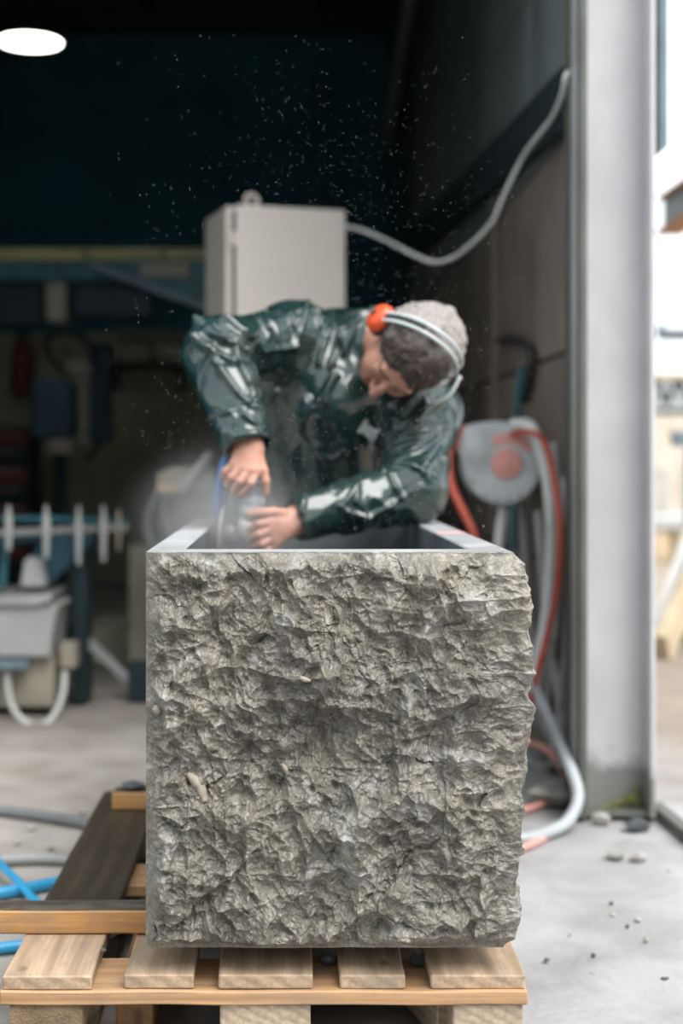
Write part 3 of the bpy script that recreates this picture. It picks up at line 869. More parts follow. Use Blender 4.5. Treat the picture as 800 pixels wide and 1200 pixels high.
# bearers under the trough
b0 = timber('timber_bearer', (P(-40, 1095, 2.345).x, 2.34, 0.1455), (BX1 - 0.02, 2.402, BZ0 - 0.0005), M['bearer'], None, 'x', 0.0008, 3)
def wet_top(o):
    o.data.materials.append(M['darkwood'])
    for p in o.data.polygons:
        if p.normal.z > 0.9: p.material_index = 1
wet_top(b0)
tag(b0, 'orange brown timber bearer sticking out to the left under the front of the trough', 'timber')
b1 = timber('timber_bearer', (P(131, 950, 3.17).x, 3.17, 0.1455), (BX1 - 0.02, 3.235, BZ0 - 0.0005), M['bearer'], None, 'x', 0.0008, 5)
wet_top(b1)
tag(b1, 'short end of an orange bearer at the far left corner of the pallet', 'timber')
r_ = rubble((P(158, 925, 3.2).x, 3.2, BZ0), (0.032, 0.03, 0.010), M['darkstone'], 'flat dark stone offcut lying on the far bearer', 90)
# offcuts lying on the floor under the pallet
o = timber('timber_offcut', (0.195, 2.26, 0.0), (0.255, 2.62, 0.075), M['block'], None, 'y', 0.001, 55)
o.rotation_euler = (0, 0, 0.25); tag(o, 'grey timber offcut lying under the right side of the pallet', 'timber')
o = timber('timber_offcut', (-0.275, 2.30, 0.03), (-0.215, 2.60, 0.098), M['bearer'], None, 'y', 0.001, 56)
o.location.z = 0.034; tag(o, 'orange timber offcut lying under the left side of the pallet', 'timber')
# stone crumbs in the gaps on the boards just below the trough
for i, (x, y) in enumerate([(385, 1116), (490, 1114), (500, 1118), (345, 1118), (120, 1128)]):
    q = P(x, y, 2.25)
    if x in (120, 345): rubble((q.x, 2.262, 0.144), (0.006, 0.006, 0.004), M['darkstone'], {120: 'dark stone crumb on the edge of the leftmost pallet board', 345: 'dark stone crumb on the middle pallet board below the trough'}[x], 100 + i, 'stone_crumb', 'stone')
    else: rubble((q.x, 2.26, 0.1215), (0.016, 0.012, 0.012), M['darkstone'], {385: 'dark stone lump in the pallet gap right of the middle board', 490: 'dark stone lump in the rightmost pallet gap, left of its pair', 500: 'dark stone lump in the rightmost pallet gap, touching the end board'}[x], 100 + i, 'stone_lump', 'stone')

# ------------------------------------------------------------------ the stone worker
V3 = lambda p: np.array(p, np.float32)
HC = P(482, 411, 3.13)                        # middle of the skull
hf = Vector((-0.55, -0.25, -0.80)).normalized()                      # where the face looks
hu = Vector((0.47, -0.85, 0.02)); hu = (hu - hf * hu.dot(hf)).normalized()   # crown
hr = hf.cross(hu).normalized()                # the worker's right
HA = (hr, hf, hu)
def hd(r, f, u): return HC + hr * r + hf * f + hu * u
SH_R, EL_R, WR_R = P(338, 398, 3.34), P(254, 412, 3.10), P(291, 526, 2.99)
SH_L, EL_L, WR_L = P(492, 486, 3.33), P(484, 574.5, 3.12), P(348, 609, 3.03)
NB = P(432, 408, 3.33)
PEL = Vector((0.13, 3.74, 0.84)); MID = Vector((0.145, 3.62, 1.03)); UPB = Vector((0.145, 3.45, 1.165))

def build_body():
    B = SDF((-0.30, 2.90, 0.70), (0.42, 3.85, 1.34), 0.003)
    # trunk and arms (all inside the clothes)
    B.chain([PEL, MID, UPB, NB], [0.12, 0.11, 0.085, 0.05], 0.05)
    B.cone(SH_R, SH_L, 0.06, 0.06, 0.04)
    B.chain([SH_R, EL_R, WR_R], [0.058, 0.043, 0.030], 0.03)
    B.chain([SH_L, EL_L, WR_L], [0.058, 0.043, 0.030], 0.03)
    # neck and head
    B.cone(NB, hd(0, -0.03, -0.07), 0.062, 0.054, 0.03)
    B.ell(hd(0, -0.012, 0.03), HA, (0.076, 0.096, 0.084), 0.03)
    B.ell(hd(0, 0.034, -0.045), HA, (0.062, 0.058, 0.084), 0.03)
    B.ell(hd(0, 0.063, -0.102), HA, (0.030, 0.028, 0.022), 0.025)
    B.cone(hd(-0.036, 0.080, 0.014), hd(0.036, 0.080, 0.014), 0.012, 0.012, 0.016)
    for s in (-1, 1):
        B.ell(hd(s * 0.031, 0.101, -0.008), HA, (0.016, 0.014, 0.010), 0.008, sub=True)
        B.ell(hd(s * 0.031, 0.079, -0.008), HA, (0.013, 0.013, 0.012), 0.004)
        B.ell(hd(s * 0.040, 0.064, -0.040), HA, (0.022, 0.026, 0.022), 0.025)
        B.ell(hd(s * 0.079, -0.012, -0.02), HA, (0.010, 0.018, 0.030), 0.008)
    B.cone(hd(0, 0.092, 0.0), hd(0, 0.116, -0.040), 0.0085, 0.0115, 0.010)
    for s in (-1, 1): B.ell(hd(s * 0.011, 0.103, -0.045), HA, (0.008, 0.010, 0.007), 0.006)
    B.cone(hd(-0.020, 0.086, -0.073), hd(0.020, 0.086, -0.073), 0.0055, 0.0055, 0.005)
    B.cone(hd(-0.017, 0.087, -0.083), hd(0.017, 0.087, -0.083), 0.006, 0.006, 0.005)
    # right hand, back of the hand to the camera, hooked over the top of the grinder
    kn = [(301, 551, 2.962), (291.5, 551, 2.957), (282, 549, 2.961), (274, 545, 2.972)]
    for q in kn: B.cone(WR_R, P(*q), 0.024, 0.0115, 0.016)
    fin = [[(301, 551, 2.962), (294, 566, 2.948), (284, 577, 2.962), (281, 581, 2.985)],
           [(291.5, 551, 2.957), (281, 564, 2.945), (274, 574, 2.965), (273, 577, 2.99)],
           [(282, 549, 2.961), (271, 559, 2.955), (266, 568, 2.978), (268, 571, 3.0)],
           [(274, 545, 2.972), (264.5, 552, 2.972), (261, 559, 2.993), (263, 561, 3.01)]]
    for f in fin: B.chain([P(*q) for q in f], [0.0098, 0.0088, 0.0080, 0.0072], 0.0022)
    B.chain([P(300, 533, 2.985), P(308, 551, 2.968), P(311, 564, 2.966), P(311.5, 577, 2.972)], [0.015, 0.0105, 0.0092, 0.0078], 0.004)
    # left hand, thumb laid across the casing, fingers closed round the head of the tool
    kn = [(316, 611, 2.982), (316, 621, 2.981), (318, 631, 2.986), (321, 639, 2.996)]
    for q in kn: B.cone(WR_L, P(*q), 0.022, 0.0115, 0.016)
    fin = [[(316, 611, 2.982), (303, 614, 2.962), (293, 619, 2.975), (290, 622, 2.998)],
           [(316, 621, 2.981), (303, 626, 2.960), (294, 630, 2.975), (292, 633, 2.998)],
           [(318, 631, 2.986), (306, 637, 2.966), (297, 640, 2.98), (296, 642, 3.0)],
           [(321, 639, 2.996), (311, 646, 2.98), (304, 648, 2.992), (303, 649, 3.01)]]
    for f in fin: B.chain([P(*q) for q in f], [0.0098, 0.0088, 0.0080, 0.0072], 0.0022)
    B.chain([P(336, 604, 3.01), P(320, 600, 2.985), P(304, 600.5, 2.967), P(291, 602, 2.966)], [0.015, 0.0105, 0.0095, 0.0078], 0.004)
    V, Q = B.mesh('body')
    me = mesh_np('body', V, Q)
    # local skin tints: lips, eyebrows, eyelid line, shaved beard
    q = V - V3(HC); r = q @ V3(hr); f = q @ V3(hf); u = q @ V3(hu)
    t = np.ones((len(V), 4), np.float32)
    head = (np.abs(r) < 0.1) & (np.abs(f) < 0.14) & (np.abs(u) < 0.14)
    beard = head * smooth01(-u, 0.055, 0.085) * smooth01(f, -0.01, 0.03)
    t[:, :3] *= (1 - 0.22 * beard)[:, None]
    lips = head & (f > 0.08) & (np.abs(u + 0.078) < 0.010) & (np.abs(r) < 0.024)
    t[lips] *= (0.85, 0.6, 0.6, 1)
    brow = head & (f > 0.07) & (np.abs(u - 0.016 + 4 * (np.abs(r) - 0.03) ** 2) < 0.005) & (np.abs(r) > 0.011) & (np.abs(r) < 0.05)
    t[brow] *= (0.28, 0.28, 0.3, 1)
    lid = head & (f > 0.07) & (np.abs(u + 0.013) < 0.0025) & (np.abs(np.abs(r) - 0.031) < 0.013)
    t[lid] *= (0.35, 0.33, 0.33, 1)
    at = me.attributes.new('tint', 'FLOAT_COLOR', 'POINT'); at.data.foreach_set('color', t.ravel())
    return me

person = thing('person', (0.13, 3.72, 0), 'worker in a dark green rain jacket bent over the trough holding a grinder', 'person')
body = obj('body', build_body(), M['skin'], person, smooth=True)

# hair
def build_hair():
    Hh = SDF(HC - Vector((0.15, 0.15, 0.15)), HC + Vector((0.15, 0.15, 0.15)), 0.002)
    Hh.ell(hd(0, -0.014, 0.031), HA, (0.083, 0.101, 0.091), 0.01)
    Hh.ell(hd(0, -0.055, -0.03), HA, (0.066, 0.05, 0.055), 0.03)
    # cut away the face side of the hairline
    def face(X, Y, Z):
        x, y, z = X - HC.x, Y - HC.y, Z - HC.z
        r = x * hr.x + y * hr.y + z * hr.z; f = x * hf.x + y * hf.y + z * hf.z; u = x * hu.x + y * hu.y + z * hu.z
        d = -(-0.80 * f + 0.60 * u + 0.040) + 0.010 * np.cos(r * 60)
        return -d
    Hh.put(face, HC - Vector((0.15, 0.15, 0.15)), HC + Vector((0.15, 0.15, 0.15)), 0.004, sub=True)
    V, Q = Hh.mesh('hair')
    N = vnormals(V, Q)
    q = V - V3(HC); r = q @ V3(hr); f = q @ V3(hf); u = q @ V3(hu)
    V = V + N * (0.0042 * np.abs(fbm(r * 130, f * 45, u * 60, 3, 5)) + 0.004 * fbm(r * 40, f * 40, u * 40, 2, 9))[:, None]
    me = mesh_np('hair', V, Q)
    grey = smooth01(-f + 0.35 * fbm(r * 50, f * 50, u * 50, 3, 77) * 0.06, -0.035, 0.035)
    t = np.repeat(grey[:, None], 4, 1).astype(np.float32)
    at = me.attributes.new('tint', 'FLOAT_COLOR', 'POINT'); at.data.foreach_set('color', t.ravel())
    return me
obj('hair', build_hair(), M['hair'], person, smooth=True)['label'] = 'short greying brown hair'

# jacket
CUF_R = P(289, 520, 2.992); CUF_L = P(352, 608, 3.034)
def build_jacket():
    J = SDF((-0.30, 2.88, 0.62), (0.46, 3.95, 1.40), 0.004)
    J.chain([PEL + Vector((0, 0, -0.09)), PEL, MID, UPB], [0.15, 0.155, 0.14, 0.12], 0.06)
    for s in (-1, 1): J.cone(PEL + Vector((s * 0.09, 0, -0.08)), MID + Vector((s * 0.08, 0, 0)), 0.12, 0.11, 0.05)
    J.cone(MID + Vector((-0.05, -0.05, 0)), SH_R, 0.11, 0.085, 0.05)
    J.cone(MID + Vector((0.07, -0.05, 0)), SH_L, 0.11, 0.085, 0.05)
    J.cone(UPB, SH_R + Vector((0.02, 0.02, 0.01)), 0.105, 0.075, 0.04)
    J.cone(UPB, SH_L + Vector((0, 0.02, 0)), 0.10, 0.085, 0.04)
    J.cone(SH_R + Vector((0.03, 0, -0.03)), SH_L + Vector((-0.03, 0, 0.01)), 0.085, 0.085, 0.05)
    J.cone(UPB, NB, 0.105, 0.094, 0.03)
    J.cone(P(345, 440, 3.37), P(372, 560, 3.45), 0.10, 0.088, 0.05)
    J.cone(P(330, 470, 3.40), P(350, 560, 3.48), 0.09, 0.088, 0.05)
    # front of the chest hanging forward
    J.cone(P(395, 470, 3.30), P(402, 558, 3.39), 0.095, 0.088, 0.05)
    # sleeves
    J.chain([SH_R, EL_R + Vector((0, 0.01, -0.005))], [0.083, 0.070], 0.035)
    J.cone(EL_R, CUF_R, 0.074, 0.054, 0.03)
    J.cone(EL_R + Vector((0.012, 0.05, -0.06)), EL_R + Vector((0.0, 0.03, 0.0)), 0.06, 0.06, 0.03)
    J.chain([SH_L, EL_L], [0.086, 0.068], 0.035)
    J.cone(EL_L, CUF_L, 0.068, 0.050, 0.03)
    # collar standing round the neck
    ax = (hd(0, -0.03, -0.07) - NB).normalized()
    e1 = ax.orthogonal().normalized(); e2 = ax.cross(e1)
    ring = [NB + ax * 0.035 + (e1 * math.cos(a) + e2 * math.sin(a)) * 0.082 for a in np.linspace(0, 2 * math.pi, 15)]
    for a, b in zip(ring, ring[1:]): J.cone(a, b, 0.014, 0.014, 0.012)
    # folds modelled in: heavy rolls at the right elbow, over the back, on the left sleeve
    roll = lambda pts, r, k=0.006: J.chain([P(*q) for q in pts], [r * 0.7] + [r] * (len(pts) - 2) + [r * 0.6], k)
    # hollow cuffs
    dR = (CUF_R - EL_R).normalized(); dL = (CUF_L - EL_L).normalized()
    for c, d, r in ((CUF_R, dR, 0.054), (CUF_L, dL, 0.050)):
        def plane(X, Y, Z, c=c, d=d): return -((X - c.x) * d.x + (Y - c.y) * d.y + (Z - c.z) * d.z - 0.012)
        m = 0.1
        J.put(plane, V3(c) + V3(d) * 0.05 - 0.075, V3(c) + V3(d) * 0.05 + 0.075, 0.004, sub=True)
        J.cone(c - d * 0.02, c + d * 0.06, r - 0.010, r - 0.008, 0.004, sub=True)
    V, Q = J.mesh('jacket', 1)
    N = vnormals(V, Q)
    bvh = BVHTree.FromPolygons([tuple(v) for v in V.tolist()], Q.tolist())
    eye = Vector((0, 0, CH))
    def hit(px, py):
        d = (P(px, py, 1.0) - eye).normalized()
        loc, nrm, i, dist = bvh.ray_cast(eye, d)
        return loc
    def seg_dist(pts):
        best = np.full(len(V), 1e9, np.float32)
        for a, b in zip(pts, pts[1:]):
            a = V3(a); b = V3(b); ba = b - a
            t = np.clip(((V - a) @ ba) / (ba @ ba + 1e-12), 0, 1)
            best = np.minimum(best, np.linalg.norm(V - a - t[:, None] * ba, axis=1))
        return best
    disp = np.zeros(len(V), np.float32)
    ridges = [  # photo polylines of the sharp glossy folds, height, half width
        ([(262, 374), (285, 392), (305, 411), (330, 409), (345, 407)], .012, .009), ([(302, 362), (314, 385), (326, 405)], .010, .007),
        ([(360, 357), (352, 382), (343, 407)], .011, .007), ([(340, 362), (343, 380), (349, 392)], .008, .006), ([(370, 362), (375, 382), (380, 397)], .009, .006),
        ([(390, 368), (385, 388), (377, 410), (374, 428)], .009, .006), ([(405, 368), (402, 385), (394, 410), (388, 432)], .009, .006),
        ([(420, 372), (412, 392), (402, 415)], .007, .006),
        ([(232, 378), (248, 392), (268, 402), (290, 414)], .014, .010), ([(230, 396), (246, 410), (268, 422)], .013, .010),
        ([(275, 405), (277, 420), (287, 440), (296, 462), (302, 480)], .009, .006), ([(251, 421), (264, 440), (278, 460), (290, 474)], .010, .007),
        ([(290, 474), (296, 462)], .006, .006), ([(247, 488), (265, 484), (285, 479), (300, 477)], .005, .005), ([(286, 486), (298, 497), (305, 515)], .007, .006),
        ([(262, 505), (275, 512), (300, 508)], .005, .006),
        ([(500, 452), (482, 470), (470, 487), (463, 503)], .012, .009), ([(517, 470), (502, 482), (492, 492)], .010, .007),
        ([(468, 507), (490, 501), (518, 497)], .012, .007), ([(465, 521), (490, 515), (520, 503)], .012, .007), ([(482, 530), (500, 523), (518, 510)], .009, .006),
        ([(463, 545), (480, 547), (492, 552), (505, 530), (515, 515)], .010, .006), ([(497, 556), (508, 540), (517, 525)], .009, .006),
        ([(398, 594), (412, 602), (432, 606), (452, 595), (470, 583), (494, 571)], .009, .005), ([(456, 556), (463, 571), (471, 583)], .008, .005),
        ([(400, 592), (410, 582), (419, 570), (417, 588)], .007, .005), ([(345, 590), (352, 600), (356, 588)], .006, .006),
        ([(366, 478), (357, 492), (353, 507), (362, 521), (376, 532), (384, 545), (388, 575)], .007, .0045), ([(447, 480), (445, 520), (449, 553)], .006, .006),
        ([(378, 535), (392, 538), (402, 530)], .006, .006), ([(392, 440), (384, 455), (378, 470)], .006, .007),
    ]
    for pts, hgt, wd in ridges:
        L = [hit(*p) for p in pts]; L = [p for p in L if p is not None]
        if len(L) < 2: continue
        d = seg_dist(L); hgt *= 1.35; wd *= 1.2
        disp = np.maximum(disp, hgt * np.exp(-(d / wd) ** 1.5)) - 0.35 * hgt * np.exp(-((d - 2.2 * wd) / (1.1 * wd)) ** 2)
    # fine creasing of stiff coated cloth
    x, y, z = V[:, 0], V[:, 1], V[:, 2]
    w = fbm(x * 9, y * 9, z * 9, 2, 3) * 0.6
    cre = 1 - np.abs(fbm(x * 8 + w, y * 6, z * 7 - w, 2, 13)); disp += 0.007 * (cre ** 3) - 0.003
    disp += 0.0012 * fbm(x * 26 + w, y * 20, z * 22 + w, 2, 23)
    V = V + N * disp[:, None]
    return mesh_np('jacket', V, Q), hit
jme, jhit = build_jacket()
jacket = obj('jacket', jme, M['pvc'], person, smooth=True)
bpy.context.view_layer.update()
jb = BVHTree.FromObject(jacket, bpy.context.evaluated_depsgraph_get())
jw = jacket.matrix_world
def on_jacket(px, py):
    e = Vector((0, 0, CH)); d = (P(px, py, 1.0) - e).normalized()
    loc, nrm, i, di = jb.ray_cast(jw.inverted() @ e, d)
    if loc is None: return None, None
    loc = jw @ loc
    return loc, (nrm if nrm.dot(d) < 0 else -nrm)
for (x, y, r) in [(362, 467, 0.011), (325, 456, 0.006)]:
    loc, nrm = on_jacket(x, y)
    if loc is not None:
        lathe('snap_button', [(0.0, 0.001), (r * 0.35, 0.0015), (r * 0.45, 0.0035), (r * 0.8, 0.004), (r, 0.002), (r, -0.008), (0, -0.008)], M['metal'], jacket, loc, nrm, 16)['label'] = 'metal snap button'
# white printed emblem: a square with notched ends, like an H on its side
def emblem():
    c, n_ = on_jacket(432, 506)
    if c is None: return
    n_ = Vector((-0.1, -0.97, 0.15)).normalized()
    d1 = Vector((0.80, 0, -0.55)); d1 = (d1 - n_ * d1.dot(n_)).normalized(); d2 = n_.cross(d1)
    s = 0.0135
    poly = [(-1.4, -1.3), (-0.9, -1.3), (-0.9, -0.95), (0.9, -0.95), (0.9, -1.3), (1.4, -1.3), (1.4, 1.3), (0.9, 1.3), (0.9, 0.95), (-0.9, 0.95), (-0.9, 1.3), (-1.4, 1.3)]
    def inside(a, b):
        r = False; j = len(poly) - 1
        for i in range(len(poly)):
            (xi, yi), (xj, yj) = poly[i], poly[j]
            if (yi > b) != (yj > b) and a < (xj - xi) * (b - yi) / (yj - yi) + xi: r = not r
            j = i
        return r
    bm = bmesh.new(); st = 0.1; gv = {}
    def vert(i, j):
        if (i, j) not in gv:
            q = c + (d1 * (i * st) + d2 * (j * st)) * s
            loc, nn, _, _ = jb.ray_cast(jw.inverted() @ (q + n_ * 0.06), -n_)
            loc = (jw @ loc) if loc is not None else q
            gv[(i, j)] = (bm.verts.new(loc + n_ * 0.0022 - c), bm.verts.new(loc - n_ * 0.003 - c))
        return gv[(i, j)]
    cells = {(i, j) for i in range(-15, 15) for j in range(-16, 16) if inside((i + 0.5) * st, (j + 0.5) * st)}
    for i, j in cells:
        q4 = [vert(i, j), vert(i + 1, j), vert(i + 1, j + 1), vert(i, j + 1)]
        bm.faces.new([q[0] for q in q4]); bm.faces.new([q[1] for q in reversed(q4)])
        for (di, dj), (k, l) in (((0, -1), (0, 1)), ((1, 0), (1, 2)), ((0, 1), (2, 3)), ((-1, 0), (3, 0))):
            if (i + di, j + dj) not in cells: bm.faces.new((q4[k][0], q4[k][1], q4[l][1], q4[l][0]))
    obj('printed_emblem', mesh_bm('printed_emblem', bm), M['logo'], jacket, c)['label'] = 'white printed emblem on the chest'
emblem()

# trousers and boots, behind the trough
def build_trousers():
    T = SDF((-0.18, 3.40, 0.06), (0.46, 4.05, 0.98), 0.008)
    T.cone(PEL + Vector((-0.08, 0, -0.02)), PEL + Vector((0.08, 0, -0.02)), 0.125, 0.125, 0.05)
    for s in (-1, 1):
        hip = PEL + Vector((s * 0.10, 0, -0.05)); kn = Vector((0.13 + s * 0.14, 3.62, 0.47)); an = Vector((0.13 + s * 0.16, 3.74, 0.11))
        T.cone(hip, kn, 0.10, 0.075, 0.03); T.cone(kn, an, 0.075, 0.065, 0.02)
    V, Q = T.mesh('trousers', 1)
    N = vnormals(V, Q)
    V = V + N * (0.006 * fbm(V[:, 0] * 18, V[:, 1] * 18, V[:, 2] * 26, 3, 4))[:, None]
    return mesh_np('trousers', V, Q)
obj('trousers', build_trousers(), M['navy'], person, smooth=True)['label'] = 'dark work trousers'
def build_boot():
    T = SDF((-0.07, -0.22, -0.02), (0.07, 0.1, 0.2), 0.005)
    T.cone((0, 0, 0.16), (0, 0.0, 0.06), 0.05, 0.048, 0.02); T.cone((0, 0, 0.055), (0, -0.13, 0.042), 0.045, 0.040, 0.03)
    T.put(lambda X, Y, Z: Z - 0.0 + 0 * X + 0 * Y, (-1, -1, -1), (1, 1, 1), 0.004, sub=True)
    V, Q = T.mesh('boot', 1)
    return mesh_np('boot', V, Q)
bme = build_boot()
for s in (-1, 1): obj('boot', bme, M['black'], person, (0.13 + s * 0.16, 3.745, 0.0), (0, 0, s * 0.15), smooth=True)

# ear defenders
ear = thing('ear_defenders', hd(0, 0, 0.0), "red cupped ear defenders with a clear band over the worker's head", 'ear defenders')
for s in (1, -1):
    base = hd(s * 0.074, -0.012, -0.018)
    lathe('ear_cushion', [(0.0, 0.0), (0.026, 0.0), (0.035, 0.004), (0.037, 0.010), (0.035, 0.016), (0.0, 0.018)], M['black'], ear, base, hr * s, 24)
    lathe('ear_cup', [(0.0, 0.016), (0.034, 0.016), (0.035, 0.022), (0.032, 0.034), (0.025, 0.041), (0.012, 0.0435), (0.0, 0.044)], M['orange'] if s > 0 else M['clear'], ear, base, hr * s, 28)
arc = []
for k in range(13):
    a = math.radians(-6 + k * 16)
    arc.append((math.cos(a) * 0.104, -0.012, -0.012 + math.sin(a) * 0.146))
for df, mm, r, nm in ((-0.008, M['clear'], 0.0040, 'headband'), (0.008, M['clear'], 0.0038, 'headband'), (0.0, M['black'], 0.0055, 'band_pad')):
    a2 = arc if nm == 'headband' else arc[1:5]
    tube(nm, [hd(r_, f_ + df * 1.2, u_) for r_, f_, u_ in a2], r, mm, ear, 8, 4)
for s in (1, -1):
    tube('yoke', [hd(s * 0.104, -0.026, -0.018), hd(s * 0.122, -0.012, -0.014), hd(s * 0.104, 0.004, -0.018)], 0.0035, M['black'], ear, 8, 6)
tube('visor_rim', [hd(-0.104, -0.01, 0.06), hd(-0.112, 0.035, 0.05), hd(-0.105, 0.06, 0.02), hd(-0.10, 0.04, -0.01)], 0.0045, M['clear'], ear, 8, 6)

# ------------------------------------------------------------------ grinder
gt = P(300, 566, 3.002); gb = P(291, 614, 3.002)
gr = thing('wet_grinder', gb, 'grey hand grinder with a metal head held down inside the trough', 'grinder')
ax = (gt - gb).normalized(); Lg = (gt - gb).length
lathe('casing', [(0, 0.012), (0.022, 0.012), (0.026, 0.02), (0.026, 0.034), (0.0245, 0.036), (0.0245, 0.042), (0.026, 0.044), (0.026, 0.056), (0.0245, 0.058), (0.0245, 0.064), (0.026, 0.066), (0.025, Lg), (0.018, Lg + 0.006), (0, Lg + 0.006)], M['tool'], gr, gb, ax, 28)
lathe('collar', [(0, 0), (0.012, 0), (0.013, 0.006), (0.012, 0.022), (0, 0.022)], M['toolblue'], gr, gt + ax * 0.004, ax, 20)
lathe('gear_head', [(0, -0.035), (0.026, -0.035), (0.032, -0.026), (0.032, -0.006), (0.027, 0.010), (0.022, 0.014), (0, 0.014)], M['metal'], gr, gb, ax, 28)
hx = P(278, 622, 3.0)
lathe('spindle_housing', [(0, 0), (0.017, 0), (0.019, 0.006), (0.019, 0.034), (0.015, 0.04), (0, 0.04)], M['metal'], gr, gb + Vector((-0.012, 0, -0.02)), (-1, 0.1, 0.1), 20)
lathe('grinding_disc', [(0, 0), (0.058, 0.0), (0.060, 0.004), (0.052, 0.010), (0, 0.012)], M['hosegrey'], gr, gb + Vector((-0.052, 0.004, -0.02)), (-1, 0.1, 0.1), 32)
tube('side_handle', [gb + Vector((0.02, 0, -0.012)), gb + Vector((0.05, -0.004, -0.016))], 0.008, M['black'], gr, 12, 4)
hs = [P(272, 512, 3.065), P(266, 535, 3.045), P(260, 555, 3.03), P(256.5, 580, 3.03), P(257, 606, 3.04), P(266, 634, 3.05), gb + Vector((-0.008, 0.03, -0.03))]
tag(tube('water_hose', hs, 0.0105, M['toolblue'], None, 12, 8), 'deep blue hose running down into the trough beside the grinder', 'hose')
hs = [P(279, 530, 3.05), P(273, 560, 3.03), P(271, 585, 3.032), P(274, 610, 3.04), gb + Vector((0.0, 0.022, -0.01))]
tag(tube('air_hose', hs, 0.006, M['hosewhite'], None, 10, 8), 'thin white hose running down beside the blue hose to the grinder', 'hose')

# ------------------------------------------------------------------ electrical cabinet behind the worker
CBY = 5.0
cl, cr = P(268, 240, CBY), P(402, 242, CBY)
ctop = 0.5 * (cl.z + cr.z)
cabw = cr.x - cl.x + 0.012; cabd = 0.30
cab = thing('electrical_cabinet', (cl.x + cabw / 2, CBY + 0.05, 0), 'cream steel electrical cabinet on a post behind the bent worker', 'cabinet', rotz=0.0)
cab_rot = math.radians(17)
def cpart(name, lo, hi, mat, bev=0.004):
    lo = Vector(lo); hi = Vector(hi); s = hi - lo
    o = bpy.data.objects.new(name, box_me(name, s.x, s.y, s.z, bev)); COL.objects.link(o)
    o.data.materials.append(mat); o.parent = cab; o.location = (lo + hi) / 2
    return o
cab.rotation_euler = (0, 0, cab_rot)
hw = cabw / 2
CB = P(0, 452, CBY).z
cpart('stand_foot', (-0.06, 0.0, -0.005), (0.20, cabd - 0.02, 0.02), M['greydark'])
cpart('stand_post', (0.03, 0.11, 0.02), (0.11, 0.19, CB), M['greydark'])
cpart('body', (-hw - 0.02, 0.0, CB), (hw, cabd, ctop - 0.004), M['cream'])
dr = cpart('door', (-hw + 0.012, -0.024, CB + 0.01), (hw + 0.003, -0.003, ctop), M['cream'], 0.006)
cpart('door_seal', (-hw + 0.002, -0.006, CB + 0.02), (-hw + 0.014, -0.001, ctop - 0.02), M['black'], 0.0)
for z in (ctop - 0.12, CB + 0.1):
    h_ = box_me('hinge', 0.018, 0.02, 0.05, 0.003); o = bpy.data.objects.new('hinge', h_); COL.objects.link(o); h_.materials.append(M['cream'])
    o.parent = cab; o.location = (-hw + 0.006, -0.016, z)
# lifting eye on top
me = bpy.data.meshes.new('lifting_eye'); bm = bmesh.new()
for k in range(20):
    pass
bm.free()
eye_pts = [Vector((0.022 * math.cos(a), 0, 0.030 + 0.022 * math.sin(a))) for a in np.linspace(-math.pi / 2, 1.5 * math.pi, 17)]
eo = bpy.data.objects.new('lifting_eye', tube_me('lifting_eye', eye_pts, 0.009, 10, 3)); COL.objects.link(eo); eo.data.materials.append(M['cream'])
eo.parent = cab; eo.location = (-hw + 0.085, 0.04, ctop - 0.004)
eo.data.polygons.foreach_set('use_smooth', [True] * len(eo.data.polygons))
cable = [P(403, 265, 5.02), P(425, 270, 4.95), P(455, 283, 4.85), P(488, 300, 4.7), P(512, 307, 4.6), P(540, 296, 4.5), P(575, 262, 4.35), P(592, 225, 4.28), P(615, 180, 4.2), P(645, 140, 4.12), P(658, 112, 4.08), P(663, 88, 4.06), P(666, 30, 4.05), P(667, -200, 4.05)]
cable = [p if p.x < 0.735 else Vector((0.735, p.y, p.z)) for p in cable]
for i_ in range(6, 14):
    q_ = [(575, 262), (592, 225), (615, 180), (645, 140), (658, 112), (663, 88), (666, 30), (667, -200)][i_ - 6]
    cable[i_] = P(*q_, min([4.35, 4.28, 4.2, 4.12, 4.08, 4.06, 4.05, 4.05][i_ - 6], 0.738 * F / (q_[0] - VX)))
cable = cable[:12] + [Vector((0.775, 3.84, cable[11].z + 0.03)), Vector((0.80, 3.95, cable[11].z + 0.04))]
tag(tube('power_cable', cable, 0.0068, M['hosewhite'], None, 10, 8), 'grey cable sagging from the cream cabinet up to the right wall', 'cable')

# ------------------------------------------------------------------ hose reel on the right wall and its hoses
RY = 4.45
reel = thing('hose_reel', P(583, 545, RY), 'grey drum hose reel with a faded red hub on the right wall', 'hose reel')
rc = P(586, 543, RY); rs = RY / F
fr = Vector((-0.12, -1, 0.02)).normalized()
lathe('back_cover', [(0, 0), (0.118, 0), (0.125, 0.008), (0.125, 0.05), (0.12, 0.06), (0, 0.06)], M['reelgrey'], reel, rc - fr * 0.09, fr, 40)
# front shell: flat across the top like the photo, rounded below
poly = []
for k in range(25):
    a = math.pi + math.pi * k / 24
    poly.append((0.118 * math.cos(a), 0.125 * math.sin(a)))
poly = [(-0.133, 0.105), (-0.137, 0.06)] + poly[1:-1] + [(0.125, 0.06), (0.115, 0.10), (0.07, 0.125), (-0.02, 0.132), (-0.10, 0.122)]
pw = [(rc.x + a, rc.z + b) for a, b in poly]
prism('front_shell', pw, 'y', rc.y - 0.045, rc.y + 0.005, M['reelgrey'], reel, 0.010)
lathe('hub', [(0, 0), (0.046, 0), (0.048, 0.006), (0.044, 0.012), (0.018, 0.014), (0.015, 0.020), (0, 0.020)], M['pink'], reel, Vector((rc.x + 0.012, rc.y - 0.044, rc.z + 0.0)), (0, -1, 0), 32)
sl = [(-0.03, 0.055), (0.0, 0.062), (0.035, 0.058), (0.07, 0.042), (0.085, 0.028), (0.09, 0.05), (0.075, 0.075), (0.04, 0.09), (0, 0.092), (-0.028, 0.085)]
